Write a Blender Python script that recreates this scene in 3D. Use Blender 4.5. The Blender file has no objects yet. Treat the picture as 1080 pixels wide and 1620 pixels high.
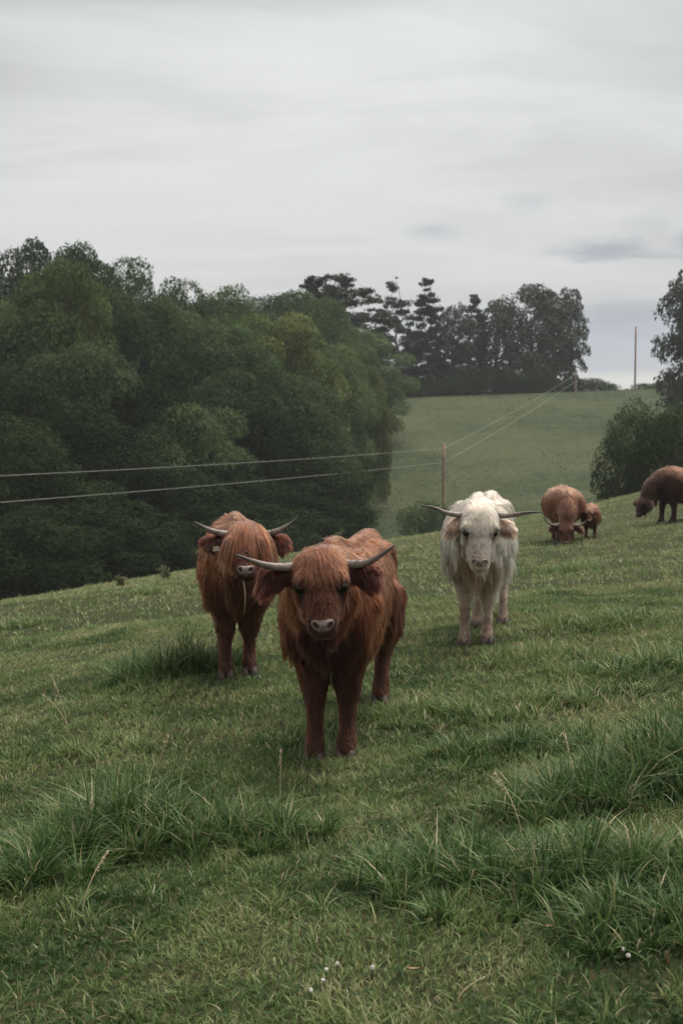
import bpy, math, random
import numpy as np
from mathutils import Vector, Matrix
from mathutils.bvhtree import BVHTree
from mathutils.kdtree import KDTree

random.seed(7)
RNG = np.random.default_rng(7)
scene = bpy.context.scene
COL = scene.collection
R = math.radians

# ------------------------------------------------------------------ camera
F_PX, CX, CY, HORIZON = 1944.0, 540.0, 810.0, 690.0
CAM = np.array([0.0, 0.0, 1.65])
PITCH = math.atan((CY - HORIZON) / F_PX)
cam_data = bpy.data.cameras.new("camera")
cam_data.sensor_fit = 'VERTICAL'
cam_data.sensor_height = 36.0
cam_data.lens = 36.0 * F_PX / 1620.0
cam_data.clip_start = 0.1
cam_data.clip_end = 9000.0
cam_data.dof.use_dof = True
cam_data.dof.focus_distance = 6.2
cam_data.dof.aperture_fstop = 5.0
cam = bpy.data.objects.new("camera", cam_data)
cam.location = CAM
cam.rotation_euler = (R(90) - PITCH, 0, 0)
COL.objects.link(cam)
scene.camera = cam

# ------------------------------------------------------------------ world: overcast sky over a Nishita sky
SUN_AZ, SUN_EL = R(50), R(66)          # azimuth from +Y towards +X
world = bpy.data.worlds.new("World")
scene.world = world
world.use_nodes = True
wn, wl = world.node_tree.nodes, world.node_tree.links
wn.clear()


def wnode(t, **kw):
    n = wn.new(t)
    for k, v in kw.items():
        setattr(n, k, v)
    return n


def wmath(op, a, b=None, c=None, clamp=False):
    n = wnode('ShaderNodeMath', operation=op)
    n.use_clamp = clamp
    for i, v in enumerate((a, b, c)):
        if v is None:
            continue
        if isinstance(v, (int, float)):
            n.inputs[i].default_value = v
        else:
            wl.new(v, n.inputs[i])
    return n.outputs[0]


def wmix(fac, a, b):
    n = wnode('ShaderNodeMix', data_type='RGBA')
    for sock, v in ((n.inputs['Factor'], fac), (n.inputs[6], a), (n.inputs[7], b)):
        if isinstance(v, tuple):
            sock.default_value = (*v, 1)
        elif isinstance(v, (int, float)):
            sock.default_value = v
        else:
            wl.new(v, sock)
    return n.outputs[2]


def wsmooth(v, lo, hi):
    n = wnode('ShaderNodeMapRange', interpolation_type='SMOOTHSTEP')
    wl.new(v, n.inputs[0])
    n.inputs[1].default_value, n.inputs[2].default_value = lo, hi
    return n.outputs[0]


tc = wnode('ShaderNodeTexCoord')
sep = wnode('ShaderNodeSeparateXYZ')
wl.new(tc.outputs['Generated'], sep.inputs[0])
X, Y, Z = sep.outputs
zc = wmath('ADD', wmath('MAXIMUM', Z, 0.0), 0.16)
comb = wnode('ShaderNodeCombineXYZ')
wl.new(wmath('DIVIDE', X, zc), comb.inputs[0])
wl.new(wmath('DIVIDE', Y, zc), comb.inputs[1])


def wnoise(scale, detail, rot, sx, sy, rough=0.5, dist=0.0, off=0.0):
    mp = wnode('ShaderNodeMapping')
    mp.inputs['Rotation'].default_value = (0, 0, R(rot))
    mp.inputs['Scale'].default_value = (sx, sy, 1)
    mp.inputs['Location'].default_value = (off, off * 0.7, off)
    wl.new(comb.outputs[0], mp.inputs[0])
    n = wnode('ShaderNodeTexNoise')
    wl.new(mp.outputs[0], n.inputs['Vector'])
    n.inputs['Scale'].default_value = scale
    n.inputs['Detail'].default_value = detail
    n.inputs['Roughness'].default_value = rough
    n.inputs['Distortion'].default_value = dist
    return n.outputs[0]


big = wnoise(0.9, 4, 14, 0.55, 1.0, 0.5, 0.4, 3.1)
mid = wnoise(2.6, 6, 12, 0.45, 1.1, 0.55, 0.5, 9.7)
cl = wmath('ADD', wmath('MULTIPLY', big, 0.68), wmath('MULTIPLY', mid, 0.32))
base = wmix(wsmooth(cl, 0.38, 0.60), (0.50, 0.50, 0.495), (0.80, 0.815, 0.785))
# warm lilac-grey veil low over the horizon, all round
lowv = wsmooth(Z, 0.34, 0.08)
base = wmix(wmath('MULTIPLY', lowv, 0.75), base, (0.625, 0.612, 0.60))
# blue-grey bank of thin cloud sitting on the horizon
bank = wmath('MULTIPLY', wsmooth(Z, 0.115, 0.085), wsmooth(Z, 0.045, 0.055))
bnoise = wsmooth(wnoise(0.8, 3, 0, 1.0, 0.5, 0.5, 0.0, 20.0), 0.30, 0.62)
base = wmix(wmath('MULTIPLY', wmath('MULTIPLY', bank, bnoise), 0.9), base, (0.47, 0.495, 0.545))
base = wmix(wmath('MULTIPLY', wsmooth(Z, 0.052, 0.044), 0.7), base, (0.70, 0.70, 0.68))
# separate little clouds in their own directions
az = wmath('ARCTAN2', X, Y)
wob = wmath('MULTIPLY', wmath('SUBTRACT', wnoise(5.0, 8, 0, 0.55, 0.9, 0.68, 0.8, 5.0), 0.5), 3.4)
for a0, e0, sa, se, k in ((0.208, 0.144, 0.038, 0.0075, 0.75), (0.076, 0.162, 0.022, 0.006, 0.4), (0.278, 0.148, 0.022, 0.010, 0.6),
                          (0.150, 0.182, 0.020, 0.010, 0.25), (0.245, 0.165, 0.020, 0.007, 0.25), (0.222, 0.094, 0.055, 0.013, 0.55),
                          (-0.7, 0.16, 0.06, 0.009, 0.6), (0.9, 0.13, 0.07, 0.011, 0.6), (2.3, 0.15, 0.06, 0.01, 0.6), (-2.0, 0.14, 0.07, 0.01, 0.6)):
    da = wmath('POWER', wmath('DIVIDE', wmath('SUBTRACT', az, a0), sa), 2.0)
    de = wmath('POWER', wmath('DIVIDE', wmath('SUBTRACT', Z, e0), se), 2.0)
    d = wmath('ADD', wmath('SQRT', wmath('ADD', da, de)), wob)
    m = wmath('MULTIPLY', wsmooth(d, 1.55, 0.0), k)
    base = wmix(m, base, (0.35, 0.372, 0.41))
sky = wnode('ShaderNodeTexSky', sky_type='NISHITA')
sky.sun_disc = False
sky.sun_elevation = SUN_EL
sky.sun_rotation = SUN_AZ
bg1 = wnode('ShaderNodeBackground')
wl.new(sky.outputs[0], bg1.inputs[0])
bg1.inputs[1].default_value = 0.05
bg2 = wnode('ShaderNodeBackground')
wl.new(base, bg2.inputs[0])
bg2.inputs[1].default_value = 0.315
mixs = wnode('ShaderNodeMixShader')
mixs.inputs[0].default_value = 0.94
wl.new(bg1.outputs[0], mixs.inputs[1])
wl.new(bg2.outputs[0], mixs.inputs[2])
wo = wnode('ShaderNodeOutputWorld')
wl.new(mixs.outputs[0], wo.inputs[0])

sun_d = bpy.data.lights.new("sun", 'SUN')
sun_d.energy = 1.5
sun_d.angle = R(55)
sun_d.color = (1.0, 0.955, 0.89)
sun = bpy.data.objects.new("sun", sun_d)
sv = Vector((math.sin(SUN_AZ) * math.cos(SUN_EL), math.cos(SUN_AZ) * math.cos(SUN_EL), math.sin(SUN_EL)))
sun.rotation_euler = sv.to_track_quat('Z', 'Y').to_euler()
sun.location = sv * 60
COL.objects.link(sun)

scene.view_settings.view_transform = 'Standard'
scene.view_settings.look = 'None'
scene.view_settings.exposure = 1.74
scene.view_settings.gamma = 1.0
scene.view_settings.use_curve_mapping = False
scene.render.engine = 'CYCLES'
cy = scene.cycles
cy.max_bounces = 6
cy.diffuse_bounces = 3
cy.glossy_bounces = 3
cy.transmission_bounces = 5
cy.transparent_max_bounces = 8
cy.volume_bounces = 0
cy.use_denoising = True
cy.denoiser = 'OPENIMAGEDENOISE'
cy.denoising_input_passes = 'RGB_ALBEDO_NORMAL'
cy.denoising_prefilter = 'NONE'
cy.caustics_reflective = False
cy.caustics_refractive = False
try:
    scene.cycles_curves.shape = 'RIBBONS'
    scene.cycles_curves.subdivisions = 2
except Exception:
    pass


# ------------------------------------------------------------------ helpers
def ray(px, py):
    x, u = (px - CX) / F_PX, -(py - CY) / F_PX
    c, s = math.cos(PITCH), math.sin(PITCH)
    d = np.array([x, c + u * s, -s + u * c])
    return d / d[1]


def at(px, py, y):
    return CAM + ray(px, py) * y


def vnoise(x, y, seed=0):
    x = np.asarray(x, float); y = np.asarray(y, float)
    xi, yi = np.floor(x).astype(np.int64), np.floor(y).astype(np.int64)
    fx, fy = x - xi, y - yi
    fx, fy = fx * fx * (3 - 2 * fx), fy * fy * (3 - 2 * fy)

    def h(a, b):
        n = (a * 374761393 + b * 668265263 + seed * 974634777) & 0xFFFFFFFF
        n = ((n ^ (n >> 13)) * 1274126177) & 0xFFFFFFFF
        return ((n ^ (n >> 16)) & 0xFFFF) / 65535.0
    return (h(xi, yi) * (1 - fx) + h(xi + 1, yi) * fx) * (1 - fy) + (h(xi, yi + 1) * (1 - fx) + h(xi + 1, yi + 1) * fx) * fy


def fbm(x, y, seed=0, oct=3):
    s, a, t = 0, 1.0, 0
    for k in range(oct):
        s = s + a * vnoise(x * 2 ** k, y * 2 ** k, seed + k); t += a; a *= 0.5
    return s / t


def mesh_np(name, verts, faces, attrs=None, smooth=True):
    """faces: list of (M,k) int arrays"""
    me = bpy.data.meshes.new(name)
    verts = np.ascontiguousarray(verts, np.float32)
    if isinstance(faces, np.ndarray):
        faces = [faces]
    faces = [np.asarray(f, np.int32) for f in faces if len(f)]
    me.vertices.add(len(verts))
    me.vertices.foreach_set('co', verts.ravel())
    idx = np.concatenate([f.ravel() for f in faces])
    tot = np.concatenate([np.full(len(f), f.shape[1], np.int32) for f in faces])
    st = np.concatenate([[0], np.cumsum(tot)[:-1]]).astype(np.int32)
    me.loops.add(len(idx)); me.loops.foreach_set('vertex_index', idx)
    me.polygons.add(len(tot)); me.polygons.foreach_set('loop_start', st)
    me.polygons.foreach_set('use_smooth', np.full(len(tot), smooth))
    for k, v in (attrs or {}).items():
        v = np.asarray(v, np.float32)
        if v.ndim == 1:
            a = me.attributes.new(k, 'FLOAT', 'POINT'); a.data.foreach_set('value', v)
        else:
            a = me.attributes.new(k, 'FLOAT_COLOR', 'POINT')
            if v.shape[1] == 3:
                v = np.concatenate([v, np.ones((len(v), 1), np.float32)], 1)
            a.data.foreach_set('color', np.ascontiguousarray(v, np.float32).ravel())
    me.update(calc_edges=True)
    return me


def link(name, data, parent=None, mat=None):
    o = bpy.data.objects.new(name, data)
    COL.objects.link(o)
    if parent is not None:
        o.parent = parent
    if mat is not None and data is not None:
        data.materials.append(mat)
    return o


def tag(o, label=None, cat=None, group=None, kind=None):
    for k, v in (('label', label), ('category', cat), ('group', group), ('kind', kind)):
        if v:
            o[k] = v
    return o


def copy_thing(root):
    r = root.copy(); COL.objects.link(r)
    for ch in list(root.children):
        c = ch.copy(); COL.objects.link(c); c.parent = r
        for g in list(ch.children):
            d = g.copy(); COL.objects.link(d); d.parent = c
    return r


def catmull(P, n):
    P = np.asarray(P, float)
    t = np.linspace(0, len(P) - 1, n)
    i = np.clip(np.floor(t).astype(int), 0, len(P) - 2)
    f = (t - i)[:, None]
    g = lambda k: P[np.clip(k, 0, len(P) - 1)]
    p0, p1, p2, p3 = g(i - 1), g(i), g(i + 1), g(i + 2)
    return 0.5 * (2 * p1 + (p2 - p0) * f + (2 * p0 - 5 * p1 + 4 * p2 - p3) * f ** 2 + (3 * p1 - p0 - 3 * p2 + p3) * f ** 3)


def norm(v):
    v = np.asarray(v, float)
    return v / (np.linalg.norm(v, axis=-1, keepdims=True) + 1e-9)


def loft(st, side=(1, 0, 0), n=None, m=20):
    """st rows: x,y,z, half-width along side, half-height up, half-height down. Returns closed verts, faces."""
    st = np.asarray(st, float)
    n = n or len(st) * 3
    S = catmull(st, n)
    c = S[:, :3]
    w = np.maximum(S[:, 3:], 0.002)
    T = norm(np.gradient(c, axis=0))
    side = np.tile(np.asarray(side, float), (n, 1))
    side = norm(side - T * (side * T).sum(1, keepdims=True))
    up = np.cross(side, T)
    a = np.linspace(0, 2 * math.pi, m, endpoint=False)
    ca, sa = np.cos(a), np.sin(a)
    hh = np.where(sa[None, :] > 0, w[:, 1:2], w[:, 2:3])
    v = c[:, None, :] + side[:, None, :] * (w[:, 0:1] * ca[None, :])[..., None] + up[:, None, :] * (hh * sa[None, :])[..., None]
    v = v.reshape(-1, 3)
    i, j = np.meshgrid(np.arange(n - 1), np.arange(m), indexing='ij')
    q = np.stack([i * m + j, i * m + (j + 1) % m, (i + 1) * m + (j + 1) % m, (i + 1) * m + j], -1).reshape(-1, 4)
    v = np.concatenate([v, c[:1], c[-1:]])
    k = np.arange(m)
    t = np.concatenate([np.stack([np.full(m, n * m), (k + 1) % m, k], 1),
                        np.stack([np.full(m, n * m + 1), (n - 1) * m + k, (n - 1) * m + (k + 1) % m], 1)])
    return v, [q, t]


def tube(path, rad, m=8, n=None):
    path = np.asarray(path, float)
    rad = np.broadcast_to(np.asarray(rad, float), (len(path),))
    st = np.concatenate([path, rad[:, None], rad[:, None], rad[:, None]], 1)
    d = path[-1] - path[0]
    side = (1, 0, 0) if abs(d[0]) < 0.8 * np.linalg.norm(d) else (0, 1, 0.3)
    return loft(st, side, n or len(path), m)


def join(parts):
    V, Q, T, off = [], [], [], 0
    for v, fs in parts:
        V.append(v)
        for f in fs:
            (Q if f.shape[1] == 4 else T).append(f + off)
        off += len(v)
    out = []
    if Q: out.append(np.concatenate(Q))
    if T: out.append(np.concatenate(T))
    return np.concatenate(V), out


# ---------------------------------------------------------------- materials
def new_mat(name):
    m = bpy.data.materials.new(name)
    m.use_nodes = True
    nt = m.node_tree
    return m, nt, nt.nodes, nt.links, nt.nodes['Principled BSDF']


def ramp(nt, src, stops):
    r = nt.nodes.new('ShaderNodeValToRGB')
    while len(r.color_ramp.elements) < len(stops):
        r.color_ramp.elements.new(0.5)
    for e, (p, c) in zip(r.color_ramp.elements, stops):
        e.position = p; e.color = (*c, 1)
    nt.links.new(src, r.inputs[0])
    return r.outputs[0]


def nz(nt, scale, detail=4, coord='Object', rough=0.55, vec=None):
    n = nt.nodes.new('ShaderNodeTexNoise')
    n.inputs['Scale'].default_value = scale
    n.inputs['Detail'].default_value = detail
    n.inputs['Roughness'].default_value = rough
    if vec is None:
        t = nt.nodes.new('ShaderNodeTexCoord'); vec = t.outputs[coord]
    nt.links.new(vec, n.inputs['Vector'])
    return n.outputs[0]


def mixc(nt, fac, a, b, blend='MIX'):
    n = nt.nodes.new('ShaderNodeMix'); n.data_type = 'RGBA'; n.blend_type = blend
    for sock, v in ((n.inputs['Factor'], fac), (n.inputs[6], a), (n.inputs[7], b)):
        if isinstance(v, tuple): sock.default_value = (*v, 1)
        elif isinstance(v, (int, float)): sock.default_value = v
        else: nt.links.new(v, sock)
    return n.outputs[2]


def attr(nt, name, out='Fac'):
    a = nt.nodes.new('ShaderNodeAttribute'); a.attribute_name = name
    return a.outputs[out]


def bump(nt, b, src, strength, dist):
    n = nt.nodes.new('ShaderNodeBump')
    n.inputs['Strength'].default_value = strength; n.inputs['Distance'].default_value = dist
    nt.links.new(src, n.inputs['Height']); nt.links.new(n.outputs[0], b.inputs['Normal'])


def leafy(name, stops, trans=0.25, rough=0.55, spec=0.3, sat_noise=None, vary=False):
    """foliage: colour from the per-leaf 'tint', part of the light passes through"""
    m, nt, N, L, b = new_mat(name)
    c = ramp(nt, attr(nt, 'tint'), stops)
    if sat_noise:
        c = mixc(nt, ramp(nt, nz(nt, sat_noise, 3), [(0.35, (0, 0, 0)), (0.65, (1, 1, 1))]), c, mixc(nt, 1.0, c, (0.82, 0.9, 0.8), 'MULTIPLY'))
    if vary:
        oi = N.new('ShaderNodeObjectInfo')
        c = mixc(nt, 1.0, c, ramp(nt, oi.outputs['Random'], [(0.0, (0.66, 0.70, 0.64)), (0.35, (0.92, 0.95, 0.88)), (0.7, (1.12, 1.12, 1.0)), (1.0, (1.38, 1.34, 1.22))]), 'MULTIPLY')
    L.new(c, b.inputs['Base Color'])
    b.inputs['Roughness'].default_value = rough
    b.inputs['Specular IOR Level'].default_value = spec
    tr = N.new('ShaderNodeBsdfTranslucent'); L.new(c, tr.inputs[0])
    mx = N.new('ShaderNodeMixShader'); mx.inputs[0].default_value = trans
    L.new(b.outputs[0], mx.inputs[1]); L.new(tr.outputs[0], mx.inputs[2])
    L.new(mx.outputs[0], N['Material Output'].inputs[0])
    return m


def plain(name, lo, hi, scale=8, rough=0.8, bstr=0.3, bdist=0.01, detail=5, spec=0.3):
    m, nt, N, L, b = new_mat(name)
    n = nz(nt, scale, detail)
    L.new(ramp(nt, n, [(0.3, lo), (0.7, hi)]), b.inputs['Base Color'])
    b.inputs['Roughness'].default_value = rough
    b.inputs['Specular IOR Level'].default_value = spec
    if bstr: bump(nt, b, n, bstr, bdist)
    return m


M = {}
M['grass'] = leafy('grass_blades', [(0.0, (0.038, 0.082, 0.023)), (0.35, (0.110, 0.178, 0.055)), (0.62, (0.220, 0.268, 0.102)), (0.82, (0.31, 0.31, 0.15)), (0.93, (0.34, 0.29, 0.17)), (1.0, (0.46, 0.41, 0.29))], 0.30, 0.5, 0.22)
M['meadow'] = leafy('meadow_blades', [(0.0, (0.030, 0.048, 0.020)), (0.5, (0.060, 0.080, 0.034)), (0.8, (0.115, 0.130, 0.060)), (1.0, (0.20, 0.165, 0.10))], 0.36, 0.6, 0.3)
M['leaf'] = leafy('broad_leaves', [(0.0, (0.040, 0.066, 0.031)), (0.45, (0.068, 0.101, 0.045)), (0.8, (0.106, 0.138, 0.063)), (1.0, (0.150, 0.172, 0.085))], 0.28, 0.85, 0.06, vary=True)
M['leaf_dark'] = leafy('dark_leaves', [(0.0, (0.016, 0.026, 0.011)), (0.5, (0.024, 0.037, 0.015)), (1.0, (0.038, 0.054, 0.021))], 0.2, 0.9, 0.04, vary=True)  # leaf colour lowered to carry the wood's lower shade; scrub shares it
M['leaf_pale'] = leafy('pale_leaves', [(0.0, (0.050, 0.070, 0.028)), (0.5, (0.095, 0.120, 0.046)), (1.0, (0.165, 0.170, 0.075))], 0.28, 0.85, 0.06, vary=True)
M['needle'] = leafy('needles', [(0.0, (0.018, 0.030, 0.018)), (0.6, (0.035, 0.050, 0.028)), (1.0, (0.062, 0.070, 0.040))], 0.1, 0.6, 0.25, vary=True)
M['brown_leaf'] = leafy('ridge_leaves', [(0.0, (0.024, 0.034, 0.020)), (0.6, (0.042, 0.052, 0.029)), (1.0, (0.080, 0.070, 0.045))], 0.15, 0.6, 0.3, vary=True)
M['bark'] = plain('bark', (0.035, 0.026, 0.020), (0.10, 0.08, 0.065), 3, 0.9, 0.6, 0.05)
M['pole'] = plain('weathered_pole', (0.25, 0.155, 0.115), (0.40, 0.27, 0.21), 3, 0.85, 0.3, 0.02)
M['wire'] = plain('wire', (0.22, 0.22, 0.18), (0.30, 0.29, 0.25), 2, 0.5, 0, 0)
M['metal'] = plain('galvanised', (0.28, 0.28, 0.28), (0.4, 0.4, 0.4), 9, 0.45, 0, 0)
M['clover_white'] = plain('clover_petals', (0.62, 0.56, 0.52), (0.80, 0.76, 0.72), 60, 0.7, 0.2, 0.002)
M['straw'] = plain('straw', (0.30, 0.24, 0.14), (0.50, 0.42, 0.27), 20, 0.6, 0, 0)
M['dead_leaf'] = plain('dead_leaf', (0.20, 0.11, 0.065), (0.38, 0.25, 0.16), 25, 0.7, 0.3, 0.003)

# ground
m, nt, N, L, b = new_mat('pasture_ground')
g1 = nz(nt, 1.3, 6, 'Object')
g2 = nz(nt, 0.045, 5, 'Object', 0.6)
g3 = nz(nt, 24, 4, 'Object')
g4 = nz(nt, 0.30, 8, 'Object', 0.72)
g5 = nz(nt, 2.6, 5, 'Object', 0.7)
c = ramp(nt, g1, [(0.32, (0.032, 0.046, 0.019)), (0.55, (0.048, 0.066, 0.026)), (0.72, (0.070, 0.084, 0.034))])
c = mixc(nt, ramp(nt, g4, [(0.42, (0.9, 0.9, 0.9)), (0.58, (0, 0, 0))]), c, (0.030, 0.042, 0.020))
c = mixc(nt, ramp(nt, g2, [(0.45, (0, 0, 0)), (0.56, (0.85, 0.85, 0.85))]), c, (0.076, 0.078, 0.037))
c = mixc(nt, ramp(nt, g5, [(0.47, (0, 0, 0)), (0.62, (0.75, 0.75, 0.75))]), c, (0.024, 0.035, 0.016))
g6 = nz(nt, 0.9, 7, 'Object', 0.75)
c = mixc(nt, ramp(nt, g6, [(0.50, (0, 0, 0)), (0.66, (0.8, 0.8, 0.8))]), c, (0.074, 0.088, 0.040))
soil = mixc(nt, ramp(nt, g3, [(0.45, (0, 0, 0)), (0.65, (1, 1, 1))]), (0.022, 0.032, 0.011), (0.050, 0.044, 0.022))
c = mixc(nt, attr(nt, 'sward'), soil, c)
L.new(c, b.inputs['Base Color'])
b.inputs['Roughness'].default_value = 0.95
b.inputs['Specular IOR Level'].default_value = 0.1
bump(nt, b, g3, 0.5, 0.03)
M['ground'] = m

# ---------------------------------------------------------------- terrain: thin-plate surface through measured points
PIX = [(0, 1640, 3.55), (540, 1640, 3.35), (1080, 1640, 3.15), (0, 1400, 4.75), (540, 1400, 4.6), (1080, 1400, 4.1),
       (0, 1200, 7.3), (500, 1207, 6.5), (1080, 1200, 5.6), (0, 1050, 11.3), (370, 1068, 9.0), (740, 1019, 9.6), (1080, 1000, 9.2),
       (1080, 880, 19), (895, 859, 25), (1050, 823, 29),
       (0, 963, 18), (150, 936, 21), (300, 912, 24), (420, 890, 27), (540, 868, 30), (640, 851, 33), (780, 830, 35), (895, 808, 37), (1000, 783, 41), (1080, 765, 44),
       (640, 628, 170), (800, 622, 172), (940, 618, 178), (1080, 614, 184), (600, 735, 120), (1000, 690, 132), (800, 705, 128)]
WP = [(-3, -5, -2.0), (0, -5, -1.6), (3, -5, -1.3), (-9, 9, -3.2), (9, 9, -0.9), (14, 20, -0.7), (14, 44, -1.2),
      (-14, 36, -6.2), (-30, 40, -9.5), (-8, 46, -6.6), (0, 50, -5.8), (8, 54, -5.6), (16, 62, -4.0), (30, 58, -1.5),
      (-40, 70, -11), (-15, 70, -9.8), (0, 75, -8.4), (7.3, 88, -7.4), (20, 78, -5.0), (40, 80, -1.0),
      (-60, 120, -7), (-30, 110, -7.5), (-20, 150, 2), (-60, 170, 3), (-100, 120, -6), (-100, 180, 3),
      (60, 130, 2.5), (85, 180, 8), (0, 232, 3), (80, 232, 4), (-80, 232, 2), (100, 60, 1), (100, 120, 3), (-100, 20, -9), (-60, 5, -8), (60, 5, 2), (-100, 70, -11)]
CP = np.array([list(at(*p)) for p in PIX] + [[x, y, z + CAM[2]] for x, y, z in WP])


def _u(r2):
    return 0.5 * r2 * np.log(r2 + 1e-9)


_n = len(CP)
_K = _u(((CP[:, None, :2] - CP[None, :, :2]) ** 2).sum(-1)) + np.eye(_n) * 0.4
_P = np.c_[np.ones(_n), CP[:, :2]]
_A = np.block([[_K, _P], [_P.T, np.zeros((3, 3))]])
_W = np.linalg.solve(_A, np.r_[CP[:, 2], np.zeros(3)])


def H0(x, y):
    x = np.clip(np.asarray(x, float), -105, 105); y0 = np.asarray(y, float); y = np.clip(y0, -7, 234)
    sh = x.shape
    x, y = x.ravel(), y.ravel()
    out = np.zeros(len(x))
    for k in range(0, len(x), 20000):
        s = slice(k, k + 20000)
        r2 = (x[s, None] - CP[None, :, 0]) ** 2 + (y[s, None] - CP[None, :, 1]) ** 2
        out[s] = _u(r2) @ _W[:_n] + _W[_n] + _W[_n + 1] * x[s] + _W[_n + 2] * y[s]
    return out.reshape(sh)


def Hbump(x, y):
    a = (fbm(x * 1.1, y * 1.1, 31, 3) - 0.5) * 0.085 + (fbm(np.asarray(x) * 4, np.asarray(y) * 4, 77, 2) - 0.5) * 0.03
    return a * np.clip((60 - np.asarray(y, float)) / 20, 0.0, 1)


# tabulated height for speed
def axis(n0, n1, k):
    u = np.linspace(n0, n1, k)
    return u


GX = np.concatenate([-np.geomspace(4000, 110, 14)[:-1], -np.geomspace(110, 12, 44)[:-1], np.linspace(-12, 12, 150), np.geomspace(12, 110, 44)[1:], np.geomspace(110, 4000, 14)[1:]])
GY = np.concatenate([np.linspace(-3000, -7, 12)[:-1], np.linspace(-7, 2, 26)[:-1], np.linspace(2, 16, 110)[:-1], np.linspace(16, 50, 95)[:-1], np.linspace(50, 236, 110)[:-1], np.geomspace(236, 6000, 16)])
gx, gy = np.meshgrid(GX, GY, indexing='ij')
gz = H0(gx, gy) + Hbump(gx, gy)


def Hs(x, y):
    x = np.atleast_1d(np.asarray(x, float)); y = np.atleast_1d(np.asarray(y, float))
    i = np.clip(np.searchsorted(GX, x) - 1, 0, len(GX) - 2); j = np.clip(np.searchsorted(GY, y) - 1, 0, len(GY) - 2)
    fx = (x - GX[i]) / (GX[i + 1] - GX[i]); fy = (y - GY[j]) / (GY[j + 1] - GY[j])
    return gz[i, j] * (1 - fx) * (1 - fy) + gz[i + 1, j] * fx * (1 - fy) + gz[i, j + 1] * (1 - fx) * fy + gz[i + 1, j + 1] * fx * fy


def H(x, y):
    return float(Hs(x, y)[0])


def ground_at(px, py):
    """first hit of a pixel's ray with the near field"""
    r = ray(px, py)
    y = np.linspace(2.2, 60, 3000)
    P = CAM[None] + r[None] * y[:, None]
    d = P[:, 2] - Hs(P[:, 0], P[:, 1])
    k = np.argmax(d < 0)
    return P[k]


nxg, nyg = len(GX), len(GY)
sward = np.clip((gy - 22) / 20, 0, 1) + (np.abs(gx) > 0.29 * np.abs(gy) + 2) * 1.0 + (gy < 2) * 1.0
sward = np.clip(sward, 0, 1)
ii, jj = np.meshgrid(np.arange(nxg - 1), np.arange(nyg - 1), indexing='ij')
quads = np.stack([ii * nyg + jj, (ii + 1) * nyg + jj, (ii + 1) * nyg + jj + 1, ii * nyg + jj + 1], -1).reshape(-1, 4)
ground = link('ground', mesh_np('ground', np.stack([gx, gy, gz], -1).reshape(-1, 3), quads, {'sward': sward.ravel()}), None, M['ground'])
tag(ground, kind='structure')


# ---------------------------------------------------------------- grass
def blades(P, h, w, lean, ang, bend, tint, segs=3, flat=None):
    """one curved tapered strip per blade"""
    n = len(P)
    t = np.linspace(0, 1, segs + 1)
    dirx, diry = np.cos(lean), np.sin(lean)
    fx, fy = np.cos(ang), np.sin(ang)
    L = segs * 2 + 1
    V = np.zeros((n, L, 3), np.float32)
    for k in range(segs + 1):
        tt = t[k]
        off = bend * h * tt ** 1.7
        z = h * tt * (1 - 0.42 * bend * tt)
        c = np.stack([P[:, 0] + dirx * off, P[:, 1] + diry * off, P[:, 2] + z], 1)
        ww = w * (1 - tt ** 1.6) * 0.5 * (0.75 + 0.5 * min(1, tt * 3)) if k < segs else 0
        s = np.stack([fx * ww, fy * ww, 0 * h], 1) if k < segs else None
        if k < segs:
            V[:, 2 * k] = c - s; V[:, 2 * k + 1] = c + s
        else:
            V[:, 2 * k] = c
    b = (np.arange(n) * L)[:, None]
    F = []
    for k in range(segs - 1):
        F.append(np.concatenate([b + 2 * k, b + 2 * k + 1, b + 2 * k + 3, b + 2 * k + 2], 1))
    quadf = np.concatenate(F) if F else np.zeros((0, 4), int)
    tri = np.concatenate([b + 2 * segs - 2, b + 2 * segs - 1, b + 2 * segs], 1)
    return V.reshape(-1, 3), quadf, tri, np.repeat(tint, L)


# long-grass patches: px, py, half-width, half-depth (m), blade height
PATCH = [(240, 1330, 0.66, 0.34, 0.30), (420, 1330, 0.30, 0.22, 0.20), (60, 1380, 0.3, 0.25, 0.2), (690, 1395, 0.30, 0.28, 0.19), (860, 1400, 0.55, 0.30, 0.20), (1040, 1460, 0.35, 0.25, 0.17),
         (960, 1265, 0.60, 0.28, 0.26), (1070, 1215, 0.4, 0.3, 0.27), (800, 1190, 0.5, 0.25, 0.15), (285, 1068, 0.48, 0.30, 0.33), (215, 1085, 0.4, 0.3, 0.16), (20, 992, 0.55, 0.4, 0.2), (470, 1165, 0.3, 0.2, 0.12),
         (850, 1045, 0.5, 0.35, 0.2), (1010, 1060, 0.8, 0.4, 0.22), (900, 905, 0.5, 0.5, 0.22), (980, 985, 0.7, 0.5, 0.2), (810, 972, 0.3, 0.3, 0.15), (130, 1190, 0.5, 0.3, 0.15), (640, 1130, 0.4, 0.25, 0.13),
         (730, 1130, 0.6, 0.3, 0.17), (880, 1115, 0.6, 0.3, 0.16), (460, 985, 0.3, 0.3, 0.15), (240, 938, 0.5, 0.5, 0.18)]
PATCHW = [(*ground_at(px, py)[:2], a, b_, h) for px, py, a, b_, h in PATCH]


def longness(x, y):
    v = np.zeros(len(x)); d = np.zeros(len(x))
    for cx, cy_, a, b_, h in PATCHW:
        r = ((x - cx) / a) ** 2 + ((y - cy_) / b_) ** 2 + (vnoise(x * 5, y * 5, 5) - 0.5) * 0.9
        k = np.clip(1.25 - r, 0, 1)
        v = np.maximum(v, k * h); d = np.maximum(d, k)
    n = np.clip((fbm(x * 0.9, y * 0.9, 11, 3) - 0.50) * 5, 0, 1)
    v = np.maximum(v, n * 0.045)
    return v, d


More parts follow.
